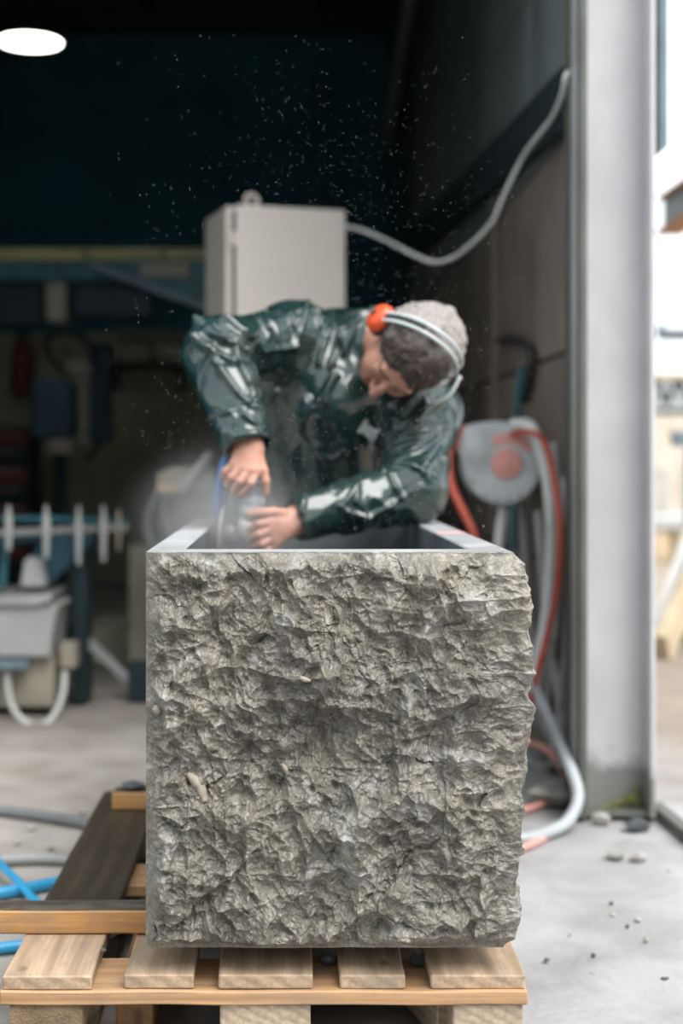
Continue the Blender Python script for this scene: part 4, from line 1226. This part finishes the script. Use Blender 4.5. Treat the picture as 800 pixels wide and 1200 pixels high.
prism('label_sticker', [(rc.x + a, rc.z + b) for a, b in sl], 'y', rc.y - 0.047, rc.y - 0.044, M['pink'], reel)
box('wall_bracket', (rc.x - 0.02, rc.y + 0.03, rc.z - 0.03), (WX, rc.y + 0.07, rc.z + 0.03), M['greydark'], reel)
lathe('hose_guide', [(0, 0), (0.016, 0), (0.016, 0.05), (0, 0.05)], M['red'], reel, Vector((rc.x - 0.125, rc.y - 0.02, rc.z + 0.05)), (0, 0, 1), 16)
for a in (-150, -120, -100, -80, -60):
    lathe('rivet', [(0, 0), (0.006, 0), (0.005, 0.003), (0, 0.004)], M['hosedark'], reel, Vector((rc.x + 0.108 * math.cos(math.radians(a)), rc.y - 0.044, rc.z + 0.112 * math.sin(math.radians(a)))), (0, -1, 0), 10)
def hose(name, pts, r, mat, label, cat='hose', group=None):
    pts = [(x, y, min(Y, (WX - 0.006 - r) * F / (x - VX))) for x, y, Y in pts]
    w = [P(*p) for p in pts]
    for p in w: p.z = max(p.z, r - 0.009)
    return tag(tube(name, w, r, mat, None, 12, 8), label, cat, group)
hose('red_hose', [(540, 500, 4.42), (531, 515, 4.38), (525, 540, 4.33), (530, 572, 4.28), (543, 600, 4.24), (556, 630, 4.2), (570, 690, 4.2), (572, 800, 4.2), (560, 880, 4.3)], 0.0125, M['red'], 'bright red hose dropping from the left of the hose reel')
hose('white_hose', [(600, 498, 4.36), (616, 497, 4.33), (627, 508, 4.3), (638, 545, 4.26), (645, 600, 4.22), (645, 660, 4.2), (640, 720, 4.16), (632, 765, 4.12), (627, 800, 4.05), (628, 830, 4.0)], 0.018, M['hosewhite'], 'thick white hose looping down from the right of the hose reel')
hose('red_supply_hose', [(600, 508, 4.40), (628, 508, 4.25), (642, 530, 4.12), (652, 580, 3.98), (656, 630, 3.93), (652, 690, 3.93), (642, 740, 3.95), (630, 785, 3.96), (616, 850, 4.0)], 0.0085, M['red'], 'thin red hose following the outer edge of the white hose')
hose('pale_floor_hose', [(624, 800, 3.98), (640, 835, 3.95), (655, 870, 3.8), (670, 905, 3.66), (677, 935, 3.61), (665, 962, 3.57), (640, 976, 3.50), (610, 984, 3.45), (560, 988, 3.42)], 0.0155, M['hosepale'], 'pale blue grey hose curling out onto the floor by the column')
hose('pink_floor_hose', [(612, 868, 4.2), (640, 878, 4.15), (660, 905, 4.05), (662, 925, 3.98), (648, 945, 3.88), (622, 962, 3.78), (590, 968, 3.72)], 0.010, M['pink'], 'faded pink hose looping behind the pale floor hose')
hose('pink_floor_hose', [(640, 988, 3.50), (628, 995, 3.45), (612, 1001, 3.40), (570, 1008, 3.36)], 0.009, M['pink'], 'short length of pink hose lying flat on the floor at the trough')
hs = [([(648, 520, 4.6), (656, 600, 4.55), (652, 720, 4.5), (640, 830, 4.45), (628, 850, 4.4)], 'grey hose hanging nearest the column from the wall hooks'),
      ([(612, 590, 4.6), (618, 700, 4.58), (632, 820, 4.5), (650, 880, 4.42), (640, 915, 4.35), (622, 900, 4.35), (614, 860, 4.38)], 'grey hose hanging in a long loop behind the white hose'),
      ([(630, 600, 4.7), (640, 720, 4.65), (655, 820, 4.55), (661, 880, 4.5)], 'grey hose hanging straight behind the red supply hose'),
      ([(600, 600, 4.8), (606, 700, 4.75), (618, 800, 4.7), (640, 860, 4.6)], 'grey hose hanging farthest into the shed below the reel'),
      ([(662, 560, 4.3), (668, 650, 4.2), (664, 750, 4.15), (656, 850, 4.1), (660, 905, 4.05)], 'grey hose hanging close against the door rail')]
for pts, lb in hs: hose('hanging_hose', pts, 0.013, M['hosegrey'], lb, 'hose', 'grey hoses hanging on the right wall')
hose('stand_pipe', [(590, 592, 4.46), (584, 640, 4.44), (582, 720, 4.42), (581, 860, 4.42), (581, 893, 4.42)], 0.016, M['hosewhite'], 'pale upright pipe below the hose reel')
hose('teal_pipe', [(612, 430, 4.72), (606, 480, 4.75), (602, 600, 4.78), (602, 850, 4.78)], 0.012, M['teal'], 'teal pipe running up the wall behind the hose reel')
hose('dark_hook_hose', [(585, 400, 5.2), (602, 398, 4.95), (620, 408, 4.75), (623, 430, 4.70), (615, 470, 4.72)], 0.014, M['black'], 'black hose end bent over on the wall above the reel')
tag(box('wall_box', (P(604, 690, 4.9).x, 4.8, 0.0), (WX - 0.002, 5.2, 0.52), M['darksteel'], None, 0.01), 'dark box on the floor against the right wall behind the hoses', 'box')

# ------------------------------------------------------------------ hoses on the floor left of the pallet
def fhose(name, pts, r, mat, label):
    w = []
    for q in pts:
        g = G(q[0], q[1]); w.append((g.x, g.y, -0.012 + r + (q[2] if len(q) > 2 else 0.004)))
    return tag(tube(name, w, r, mat, None, 12, 8), label, 'hose')
fhose('floor_cable', [(-60, 948), (0, 952), (40, 957), (80, 963), (110, 970), (150, 985)], 0.013, M['hosedark'], 'thick grey cable curving over the floor towards the far pallet corner')
fhose('floor_cable', [(-50, 1012), (0, 1010), (40, 1008), (80, 1010), (120, 1018)], 0.012, M['hosegrey'], 'light grey cable on the floor beside the middle of the pallet')
fhose('blue_floor_hose', [(-60, 1056), (0, 1049), (35, 1043), (66, 1037), (110, 1030)], 0.013, M['hoseblue'], 'broad blue hose lying on the floor just behind the front bearer')
fhose('blue_floor_hose', [(-30, 990, 0.03), (0, 1024, 0.025), (20, 1042, 0.022), (45, 1062, 0.01), (90, 1085, 0.006)], 0.009, M['hoseblue'], 'thin blue hose crossing over the broad blue hose')
fhose('blue_floor_hose', [(-40, 1118), (0, 1113), (25, 1110), (60, 1108)], 0.011, M['hoseblue'], 'blue hose disappearing under the front left corner of the pallet')

# ------------------------------------------------------------------ roof lamp
LY = 8.0
lp = P(35, 50, LY)
lamp = thing('ceiling_lamp', (lp.x, lp.y, lp.z), 'bright round white lamp hanging from the dark roof at top left', 'lamp')
lathe('lamp_housing', [(0.0, 0.16), (0.05, 0.155), (0.07, 0.09), (0.15, 0.06), (0.195, 0.03), (0.195, 0.0), (0.18, 0.0), (0.17, 0.018), (0.0, 0.018)], M['darksteel'], lamp, lp, (0, 0, 1), 40)
lathe('lamp_diffuser', [(0.0, -0.012), (0.12, -0.008), (0.176, 0.004), (0.176, 0.014), (0, 0.014)], emit('lamp_glow', (1.0, 0.95, 0.86), 9.0), lamp, lp, (0, 0, 1), 40)
tube('hanging_rod', [lp + Vector((0, 0, 0.155)), (lp.x, lp.y, ROOF)], 0.01, M['darksteel'], lamp, 8, 2)

# ------------------------------------------------------------------ bridge saw at the back left
SY = 7.0
saw = thing('bridge_saw', P(60, 760, SY).xy.to_3d(), 'teal and cream bridge saw beam spanning the dark back of the shed', 'stone saw')
a, b = P(-160, 291, SY), P(262, 304.5, SY)
box('cream_rail', (a.x, SY, b.z), (b.x, SY + 0.16, a.z), M['yellow'], saw, 0.004)
a2, b2 = P(-160, 305, SY), P(262, 328, SY)
box('teal_beam', (a2.x, SY + 0.02, b2.z), (b2.x, SY + 0.18, a2.z - 0.002), M['teal'], saw, 0.004)
tri = [P(100, 306, SY), P(262, 306, SY), P(262, 370, SY)]
prism('gusset_plate', [(p.x, p.z) for p in tri], 'y', SY - 0.03, SY + 0.0, M['teal'], saw, 0.002)
beam_between('gusset_edge', P(105, 310, SY - 0.04), P(262, 368, SY - 0.04), 0.04, 0.035, M['slate'], saw)
box('maker_plate', (P(165, 308, SY).x, SY - 0.045, P(165, 325.5, SY).z), (P(222, 308, SY).x, SY - 0.03, P(165, 309, SY).z), M['beige'], saw, 0.002)
for x in (47, 68, 100, 192):
    yy = 315 if x < 80 else 298
    q = P(x, yy, SY)
    lathe('bolt', [(0, 0), (0.014, 0), (0.014, 0.01), (0, 0.012)], M['darksteel'], saw, (q.x, SY + (0.02 if x < 80 else 0.0), q.z), (0, -1, 0), 8)
box('post', (P(262, 0, SY).x, SY, 0), (P(300, 0, SY).x, SY + 0.2, a.z), M['blue'], saw, 0.005)
box('post', (P(-160, 0, SY).x - 0.2, SY, 0), (P(-160, 0, SY).x, SY + 0.2, a.z), M['blue'], saw, 0.005)
box('carriage_motor', (P(52, 0, SY).x, SY + 0.0, P(0, 376, SY).z), (P(77, 0, SY).x, SY + 0.16, P(0, 330, SY).z), M['beige'], saw, 0.02)
box('carriage_shroud', (P(82, 0, SY).x, SY + 0.02, P(0, 372, SY).z), (P(180, 0, SY).x, SY + 0.17, P(0, 330, SY).z), M['darksteel'], saw, 0.02)
box('carriage_shroud', (P(-30, 0, SY).x, SY + 0.02, P(0, 380, SY).z), (P(48, 0, SY).x, SY + 0.17, P(0, 330, SY).z), M['darksteel'], saw, 0.02)

# pedestal polishing machine in the gloom
QY = 7.6
pol = thing('pedestal_grinder', G(72, 690).xy.to_3d() * 0 + Vector((P(70, 0, QY).x, QY, 0)), 'blue pedestal polishing machine on a dark post at the back left', 'machine')
box('foot_plate', (P(40, 0, QY).x, QY - 0.15, 0), (P(100, 0, QY).x, QY + 0.15, 0.03), M['darksteel'], pol)
tube('pedestal', [(P(71, 0, QY).x, QY, 0.02), (P(71, 0, QY).x, QY, P(0, 528, QY).z)], 0.035, M['darksteel'], pol, 14, 2)
lathe('collar', [(0, 0), (0.075, 0), (0.08, 0.02), (0.08, 0.07), (0.06, 0.09), (0, 0.09)], M['beige'], pol, (P(70, 0, QY).x, QY, P(0, 531, QY).z), (0, 0, 1), 24)
box('motor_body', (P(38, 0, QY).x, QY - 0.1, P(0, 514, QY).z), (P(88, 0, QY).x, QY + 0.1, P(0, 446, QY).z), M['blue'], pol, 0.03)
lathe('head_dome', [(0, 0), (0.09, 0), (0.095, 0.03), (0.07, 0.07), (0, 0.085)], M['beige'], pol, (P(92, 0, QY).x, QY, P(0, 440, QY).z), (0, 0, 1), 24)
for k in range(5):
    lathe('cooling_ring', [(0, 0), (0.03, 0.004), (0.034, 0.02), (0.03, 0.04), (0, 0.045)], M['beige'], pol, (P(99, 0, QY).x, QY - 0.03, P(0, 455 + k * 16, QY).z), (0, 0, 1), 16)
tube('cable', [P(75, 436, QY - 0.1), P(60, 420, QY - 0.1), P(55, 400, QY - 0.1), P(70, 388, QY - 0.1), P(90, 392, QY - 0.1), P(108, 410, QY - 0.1), P(118, 450, QY - 0.1), P(115, 520, QY - 0.1), P(100, 540, QY - 0.1)], 0.018, M['darksteel'], pol, 10, 6)
box('guard', (P(105, 0, QY).x, QY - 0.05, P(0, 520, QY).z), (P(130, 0, QY).x, QY + 0.15, P(0, 400, QY).z), M['blue'], pol, 0.03)

# tool chest, extinguisher, boxes on a shelf along the back
TY = 8.6
tcx = thing('tool_chest', (P(5, 0, TY).x, TY, 0), 'dark tool chest with dull red drawer fronts at the far left', 'tool chest')
ztop = P(0, 498, TY).z
box('body', (P(-30, 0, TY).x, TY, 0.0), (P(36, 0, TY).x, TY + 0.4, ztop), M['darksteel'], tcx, 0.006)
for k in range(7):
    z1 = ztop - 0.03 - k * 0.115
    d = box('drawer', (P(-27, 0, TY).x, TY - 0.02, z1 - 0.095), (P(33, 0, TY).x, TY, z1), M['redbrown'] if k % 2 == 0 else M['darksteel'], tcx, 0.005)
    box('handle', (P(-20, 0, TY).x, TY - 0.035, z1 - 0.025), (P(26, 0, TY).x, TY - 0.02, z1 - 0.012), M['beige'], d, 0.003)
EY = BACK - 0.13
ex = thing('fire_extinguisher', P(25, 462, EY), 'dull red fire extinguisher hanging on the cream back wall', 'extinguisher')
lathe('cylinder', [(0, 0), (0.07, 0), (0.075, 0.02), (0.075, 0.30), (0.06, 0.35), (0.025, 0.38), (0.025, 0.40), (0, 0.40)], M['redbrown'], ex, P(25, 462, EY), (0, 0, 1), 24)
box('valve', P(25, 462, EY) + Vector((-0.04, -0.02, 0.40)), P(25, 462, EY) + Vector((0.05, 0.02, 0.45)), M['black'], ex)
tube('discharge_hose', [P(25, 462, EY) + Vector((0.05, 0, 0.42)), P(25, 462, EY) + Vector((0.11, -0.02, 0.34)), P(25, 462, EY) + Vector((0.09, -0.02, 0.12))], 0.012, M['black'], ex, 8, 6)
box('wall_hook', P(25, 462, EY) + Vector((-0.03, 0.07, 0.30)), P(25, 462, EY) + Vector((0.03, 0.10, 0.36)), M['black'], ex)
KY = BACK - 0.28
shelf = thing('wall_shelf', P(165, 425, KY), 'dark wall shelf carrying cartons at the back of the shed', 'shelf')
box('board', (P(120, 0, KY).x, KY - 0.02, P(0, 427, KY).z), (P(225, 0, KY).x, BACK - 0.0, P(0, 423, KY).z), M['darksteel'], shelf)
for x in (135, 210): beam_between('bracket', (P(x, 0, KY).x, KY, P(0, 428, KY).z), (P(x, 0, KY).x, BACK - 0.03, P(0, 455, KY).z), 0.03, 0.03, M['darksteel'], shelf)
for x0, x1, y0, lb, mt in [(131, 176, 403, 'wide cream carton on the back wall shelf', 'beige'), (186, 213, 401, 'narrow brown carton on the back wall shelf', 'dado')]:
    ctn = thing('carton', (P((x0 + x1) / 2, 0, KY).x, KY + 0.1, P(0, 423, KY).z), lb, 'box')
    box('carton_body', (P(x0, 0, KY).x, KY, P(0, 423, KY).z), (P(x1, 0, KY).x, KY + 0.2, P(0, y0, KY).z), M[mt], ctn, 0.004)
    box('tape', (P((x0 + x1) / 2 - 2, 0, KY).x, KY - 0.002, P(0, y0 + 8, KY).z), (P((x0 + x1) / 2 + 2, 0, KY).x, KY + 0.15, P(0, y0, KY).z + 0.001), M['dado'], ctn, 0.0)
wp = box('pipe_rack', (P(130, 0, KY).x, BACK - 0.12, P(0, 392, KY).z), (P(205, 0, KY).x, BACK - 0.03, P(0, 385, KY).z), M['beige'], None, 0.01)
tag(wp, 'cream rail fixed high on the back wall above the cartons', 'rail')

# control console with its arm, beside the cabinet
OY = 5.4
con = thing('control_console', (P(214, 0, OY).x, OY, 0), 'small cream control console on a stalk left of the worker', 'console')
top = [(P(183, 0, OY).x, P(0, 566, OY).z), (P(183, 0, OY).x, P(0, 556, OY).z), (P(200, 0, OY).x, P(0, 547, OY).z), (P(250, 0, OY).x, P(0, 547, OY).z), (P(250, 0, OY).x, P(0, 572, OY).z), (P(190, 0, OY).x, P(0, 576, OY).z)]
prism('console_body', top, 'y', OY, OY + 0.25, M['beige'], con, 0.008)
box('lip', (P(184, 0, OY).x, OY - 0.012, P(0, 577, OY).z), (P(214, 0, OY).x, OY, P(0, 567, OY).z), M['sand'], con, 0.003)
tube('arm', [P(212, 574, OY - 0.05), P(222, 560, OY - 0.06), P(234, 546, OY - 0.05), P(246, 532, OY)], 0.016, M['white'], con, 10, 6)
tube('stalk', [P(246, 572, OY + 0.12), Vector((P(246, 0, OY).x, OY + 0.12, 0.02))], 0.03, M['beige'], con, 12, 2)
tube('cable', [P(188, 574, OY), P(177, 590, OY), P(172, 612, OY), P(176, 634, OY), P(190, 650, OY), P(205, 690, OY), P(215, 760, OY)], 0.012, M['hosedark'], con, 8, 6)
tube('cable', [P(196, 576, OY), P(191, 592, OY), P(194, 612, OY), P(204, 632, OY), P(212, 660, OY)], 0.008, M['hosedark'], con, 8, 6)
box('stand_foot', (P(226, 0, OY).x, OY + 0.0, -0.005), (P(266, 0, OY).x, OY + 0.24, 0.025), M['greydark'], con, 0.004)

# slab-edge machine at the left with its roller rack
AY = 5.2
mac = thing('edge_machine', (P(30, 0, AY).x, AY + 0.2, 0), 'blue and white stone edging machine standing at the left of the shed', 'machine')
Z = lambda y, Y=AY: P(0, y, Y).z
Xp = lambda x, Y=AY: P(x, 0, Y).x
prism('white_hopper', [(Xp(-60), Z(708)), (Xp(73), Z(708)), (Xp(65), Z(722)), (Xp(61), Z(768)), (Xp(-60), Z(768))], 'y', AY - 0.05, AY + 0.35, M['white'], mac, 0.006)
prism('worktop', [(Xp(-60), Z(697)), (Xp(50), Z(697)), (Xp(66), Z(693)), (Xp(62), Z(703)), (Xp(45), Z(708)), (Xp(-60), Z(708))], 'y', AY - 0.07, AY + 0.4, M['galv'], mac, 0.004)
box('tank', (Xp(-60), AY, 0.02), (Xp(63), AY + 0.4, Z(769)), M['beige'], mac, 0.01)
box('drip_rail', (Xp(-60), AY - 0.09, Z(780)), (Xp(37), AY - 0.03, Z(771)), M['slate'], mac, 0.004)
prism('blue_side_plate', [(Xp(52), Z(688)), (Xp(95), Z(645)), (Xp(100), Z(630)), (Xp(40), Z(628)), (Xp(22), Z(672))], 'y', AY + 0.15, AY + 0.19, M['blue'], mac, 0.004)
prism('white_cover', [(Xp(20), Z(690)), (Xp(50), Z(690)), (Xp(44), Z(655)), (Xp(26), Z(655))], 'y', AY + 0.05, AY + 0.14, M['white'], mac, 0.008)
tube('blue_pipe', [P(2, 690, AY), P(4, 660, AY), P(6, 635, AY)], 0.016, M['teal'], mac, 10, 4)
box('frame_leg', (Xp(74), AY + 0.22, 0.0), (Xp(92), AY + 0.32, Z(640)), M['darksteel'], mac, 0.004)
box('frame_rail', (Xp(-60), AY + 0.21, Z(640)), (Xp(100), AY + 0.33, Z(632)), M['blue'], mac, 0.004)
box('junction_box', (Xp(69), AY + 0.02, Z(784)), (Xp(88), AY + 0.12, Z(755)), M['beige'], mac, 0.006)
tube('loop_cable', [P(9, 780, AY - 0.05), P(9, 805, AY - 0.06), P(15, 830, AY - 0.08), P(32, 848, AY - 0.1), P(52, 849, AY - 0.1), P(67, 832, AY - 0.06), P(74, 810, AY), P(76, 784, AY + 0.05)], 0.0115, M['hosewhite'], mac, 10, 6)
beam_between('brace', P(88, 738, AY + 0.3), P(155, 800, AY + 0.3), 0.03, 0.035, M['hosegrey'], mac)
box('brace_foot', (Xp(140), AY + 0.27, 0.0), (Xp(170), AY + 0.42, Z(792)), M['darksteel'], mac, 0.004)
for i, (x, y0, y1, Y_) in enumerate([(10, 592, 645, 5.12), (54, 592, 654, 5.2), (92, 592, 662, 5.3), (121, 592, 658, 5.42), (139, 595, 645, 5.5)]):
    h = P(0, y0, Y_).z - P(0, y1, Y_).z; r = 0.0135 if i < 4 else 0.009
    lathe('spindle', [(0, 0), (r * 0.6, 0), (r * 0.8, h * 0.2), (r, h * 0.45), (r * 1.05, h * 0.7), (r * 0.8, h * 0.75), (r * 0.55, h * 0.9), (r * 0.3, h), (0, h)], M['white'] if i < 4 else M['beige'], mac, P(x, y1, Y_), (0, 0, 1), 16)
beam_between('spindle_rail', P(-60, 627, 5.08), P(148, 618, 5.55), 0.02, 0.025, M['hosegrey'], mac)
beam_between('spindle_rail', P(-60, 606, 5.12), P(148, 610, 5.60), 0.02, 0.02, M['teal'], mac)
for x, Y_ in ((100, 5.5), ):
    box('rail_post', (P(x, 0, Y_).x, Y_, 0), (P(x + 7, 0, Y_).x, Y_ + 0.04, P(0, 616, Y_).z), M['darksteel'], mac, 0.003)

# dark slab stacked between the machine and the trough
tag(box('dark_crate', (P(100, 0, 6.4).x, 6.4, 0), (P(172, 0, 6.4).x, 6.9, P(0, 735, 6.4).z), M['dado'], None, 0.01), 'low olive crate on the floor behind the edging machine', 'crate')
tag(box('stone_slab', (P(148, 0, 5.9).x, 6.0, 0), (P(172, 0, 5.9).x, 6.05, P(0, 640, 5.9).z), M['dado'], None, 0.004), 'narrow upright slab standing just left of the trough in shadow', 'slab')

# ------------------------------------------------------------------ the yard seen right of the column
hp = P(772, 100, 4.1)
hpn = thing('hanging_cover_strip', (hp.x, 4.1, 2.9), 'grey steel strip hanging just right of the column top', 'steel strip')
prism('strip', [(P(767, 0, 4.1).x, P(0, 184, 4.1).z), (P(777, 0, 4.1).x, P(0, 176, 4.1).z), (P(777, 0, 4.1).x, ROOF - 0.1), (P(767, 0, 4.1).x, ROOF - 0.1)], 'y', 4.05, 4.2, M['slate'], hpn, 0.002)
box('hanger', (WX + 0.1, 4.08, ROOF - 0.2), (P(777, 0, 4.1).x, 4.17, ROOF - 0.1), M['slate'], hpn)
run = thing('runway_beam', (2.25, 5.0, 0), 'blue grey steel crane beam with rusty edges in the yard', 'beam')
zt, zb = P(0, 232, 8.4).z, P(0, 273, 8.4).z
box('web', (2.23, 1.0, zb), (2.29, 8.42, zt), M['slate'], run, 0.0)
box('flange', (2.19, 1.0, zt - 0.012), (2.33, 8.42, zt + 0.008), M['orangesteel'], run, 0.0)
box('flange', (2.19, 1.0, zb - 0.012), (2.33, 8.42, zb + 0.02), M['orangesteel'], run, 0.0)
for yy in (2.0, 5.6): box('post', (2.2, yy, -0.02), (2.32, yy + 0.12, zb - 0.012), M['slate'], run)
YY = 16.0
gan = thing('yard_gantry', (P(790, 0, YY).x, YY, 0), 'pale steel gantry rail far out in the yard', 'gantry')
box('rail', (P(774, 0, YY).x, YY, P(0, 397, YY).z), (P(900, 0, YY).x, YY + 0.2, P(0, 386, YY).z), M['darksteel'], gan)
box('end_stop', (P(773, 0, YY).x, YY - 0.05, P(0, 389, YY).z), (P(778, 0, YY).x, YY + 0.2, P(0, 378, YY).z), M['slate'], gan)
for x in (830, 895): box('leg', (P(x, 0, YY).x, YY, -0.02), (P(x + 5, 0, YY).x, YY + 0.2, P(0, 397, YY).z), M['galv'], gan)
TY2 = 20.0
tru = thing('lattice_girder', (P(800, 0, TY2).x, TY2, 0), 'grey green lattice girder over the far side of the yard', 'girder')
zt, zb = P(0, 438, TY2).z, P(0, 478, TY2).z
box('top_chord', (P(740, 0, TY2).x, TY2, zt - 0.07), (P(900, 0, TY2).x, TY2 + 0.15, zt), M['sand'], tru)
box('bottom_chord', (P(740, 0, TY2).x, TY2, zb), (P(900, 0, TY2).x, TY2 + 0.15, zb + 0.06), M['galv'], tru)
for k in range(5):
    x0 = 752 + k * 30
    beam_between('lattice_bar', (P(x0, 0, TY2).x, TY2 + 0.07, zt - 0.05), (P(x0 + 15, 0, TY2).x, TY2 + 0.07, zb + 0.03), 0.05, 0.05, M['galv'], tru)
    beam_between('lattice_bar', (P(x0 + 15, 0, TY2).x, TY2 + 0.07, zb + 0.03), (P(x0 + 30, 0, TY2).x, TY2 + 0.07, zt - 0.05), 0.05, 0.05, M['galv'], tru)
for x in (742, 890): box('post', (P(x, 0, TY2).x, TY2, -0.02), (P(x + 6, 0, TY2).x, TY2 + 0.15, zb), M['galv'], tru)
WY = 24.0
shd = thing('yard_building', (P(820, 0, WY).x, WY, 0), 'pale low workshop building at the far side of the yard', 'building')
box('wall', (P(730, 0, WY).x, WY, -0.02), (P(960, 0, WY).x, WY + 3, P(0, 486, WY).z), M['fence'], shd, 0.0)
box('dark_roof_void', (P(730, 0, WY).x, WY + 0.3, P(0, 486, WY).z), (P(960, 0, WY).x, WY + 2.8, P(0, 436, WY).z), M['darksteel'], shd, 0.0)
box('window', (P(772, 0, WY).x, WY - 0.03, P(0, 600, WY).z), (P(783, 0, WY).x, WY + 0.0, P(0, 545, WY).z), M['white'], shd, 0.01)
box('window', (P(800, 0, WY).x, WY - 0.03, P(0, 600, WY).z), (P(815, 0, WY).x, WY + 0.0, P(0, 545, WY).z), M['white'], shd, 0.01)
NY = 13.0
for i, (x0, x1, y0, y1, mt, nm, lb) in enumerate([(742, 900, 606, 622, 'white', 'stone_slab', 'white stone slab lying on top of the sandy blocks in the yard'),
                                     (748, 788, 622, 690, 'sand', 'stone_block', 'sandy stone block under the white slab next to the column'),
                                     (789, 880, 622, 690, 'sand', 'stone_block', 'sandy stone block under the white slab at the picture edge'),
                                     (745, 792, 690, 740, 'fence', 'stone_block', 'pale stone block at the bottom of the yard pile next to the column'),
                                     (793, 880, 690, 740, 'fence', 'stone_block', 'pale stone block at the bottom of the yard pile at the picture edge')]):
    z1 = P(0, y0, NY).z; z0 = max(P(0, y1, NY).z, -0.01)
    if y1 == 740: z0 = -0.01
    o = prism(nm, [(P(x0, 0, NY).x, z0), (P(x1, 0, NY).x, z0), (P(x1, 0, NY).x - 0.02, z1 - 0.006), (P(x0, 0, NY).x + 0.015, z1 - 0.004)], 'y', NY, NY + 0.9, M[mt], None, 0.02)
    tag(o, lb, 'stone')
LYp = 7.0
for i, (xa, ya, xb, yb, w) in enumerate([(769, 862, 800, 700, 0.05), (776, 868, 815, 720, 0.06)]):
    zf = CH * F / LYp
    a = P(xa, ya, LYp - 0.3 * i); b = P(xb + 20, yb - 90, LYp + 0.62 - 0.12 * i); a.z = 0.03
    o = beam_between('leaning_plank', a, b, w, 0.16, M['hosewhite'] if i == 0 else M['sand'], None)
    tag(o, ['grey white plank leaning in the yard just past the column', 'brown plank leaning behind the grey white one in the yard'][i], 'plank')
pk = thing('plank_rest', (P(840, 0, 7.7).x, 7.7, 0), 'steel trestle that the yard planks lean on', 'trestle')
box('top_bar', (P(790, 0, 7.75).x, 7.74, 1.0), (P(900, 0, 7.75).x, 7.82, 1.08), M['slate'], pk)
for x in (806, 890): box('leg', (P(x, 0, 7.75).x, 7.75, -0.01), (P(x + 10, 0, 7.75).x, 7.81, 1.0), M['slate'], pk)
bn = thing('yard_bin', (P(812, 0, 8.6).x, 8.6, 0), 'dull green bin in the yard behind the leaning planks', 'bin')
prism('bin_body', [(P(790, 0, 8.6).x, 0.0), (P(850, 0, 8.6).x, 0.0), (P(856, 0, 8.6).x, P(0, 770, 8.6).z + 0.15), (P(786, 0, 8.6).x, P(0, 770, 8.6).z + 0.15)], 'y', 8.45, 8.9, M['green'], bn, 0.02)
box('rim', (P(784, 0, 8.6).x, 8.42, P(0, 770, 8.6).z + 0.15), (P(858, 0, 8.6).x, 8.93, P(0, 770, 8.6).z + 0.18), M['green'], bn, 0.01)
rubble((P(785, 0, 7.6).x, 7.3, -0.012), (0.30, 0.12, 0.07), M['darkstone'], 'dark heap of debris at the foot of the leaning planks', 200, 'debris_heap', 'stone')
g0, g1 = G(767, 948), G(830, 1000)
tag(beam_between('kerb_bar', (g0.x, g0.y, 0.004), (g1.x, g1.y, 0.004), 0.035, 0.03, M['greydark']), 'dark flat steel bar on the ground right of the column', 'steel bar')

# ------------------------------------------------------------------ grinding dust
def mk_dust():
    m = bpy.data.materials.new('grinding_dust'); m.use_nodes = True
    nt = m.node_tree; nt.nodes.clear()
    out = nt.nodes.new('ShaderNodeOutputMaterial'); vs = nt.nodes.new('ShaderNodeVolumeScatter')
    tc = nt.nodes.new('ShaderNodeTexCoord'); ln = nt.nodes.new('ShaderNodeVectorMath'); ln.operation = 'LENGTH'
    no = nt.nodes.new('ShaderNodeTexNoise'); no.inputs['Scale'].default_value = 3.0; no.inputs['Detail'].default_value = 3
    mr = nt.nodes.new('ShaderNodeMapRange'); mr.interpolation_type = 'SMOOTHSTEP'
    mr.inputs['From Min'].default_value = 0.98; mr.inputs['From Max'].default_value = 0.05
    mr.inputs['To Min'].default_value = 0.0; mr.inputs['To Max'].default_value = 1.0
    p2 = nt.nodes.new('ShaderNodeMath'); p2.operation = 'POWER'; p2.inputs[1].default_value = 3.2
    mu = nt.nodes.new('ShaderNodeMath'); mu.operation = 'MULTIPLY'
    pw = nt.nodes.new('ShaderNodeMath'); pw.operation = 'MULTIPLY'; pw.inputs[1].default_value = DUST
    L = nt.links.new
    L(tc.outputs['Object'], ln.inputs[0]); L(ln.outputs['Value'], mr.inputs['Value'])
    L(tc.outputs['Object'], no.inputs['Vector'])
    L(mr.outputs[0], p2.inputs[0]); L(p2.outputs[0], mu.inputs[0]); L(no.outputs['Fac'], mu.inputs[1]); L(mu.outputs[0], pw.inputs[0])
    L(pw.outputs[0], vs.inputs['Density'])
    vs.inputs['Color'].default_value = (0.93, 0.96, 0.97, 1); vs.inputs['Anisotropy'].default_value = 0.2
    L(vs.outputs[0], out.inputs['Volume'])
    return m
DUST = 12.0
bm = bmesh.new(); bmesh.ops.create_icosphere(bm, subdivisions=3, radius=1.0)
dc = P(258, 614, 2.98)
dust = obj('dust_cloud', mesh_bm('dust_cloud', bm), mk_dust(), None, dc)
dust.scale = (0.30, 0.40, 0.27)
tag(dust, 'pale cloud of grinding dust hanging round the grinder', 'dust', kind='stuff')
# drifting specks of slurry spray
n = 4000
bm = bmesh.new()
for i in range(n):
    px = RNG.normal(400, 130); py = 620 - abs(RNG.normal(150, 220)) ; Y = RNG.uniform(2.4, 3.1)
    if not (120 < px < 660 and 40 < py < 640): continue
    c = P(px, py, Y); s = RNG.uniform(0.0002, 0.0006)
    vs = [bm.verts.new(c + Vector(d) * s) for d in ((1, 0, -.6), (-.6, .9, -.6), (-.6, -.9, -.6), (0, 0, 1))]
    for f in ((0, 1, 2), (0, 1, 3), (1, 2, 3), (0, 2, 3)): bm.faces.new([vs[k] for k in f])
tag(obj('spray_specks', mesh_bm('spray_specks', bm), M['hosewhite']), 'fine pale specks of spray drifting in the air above the trough', 'spray', kind='stuff')
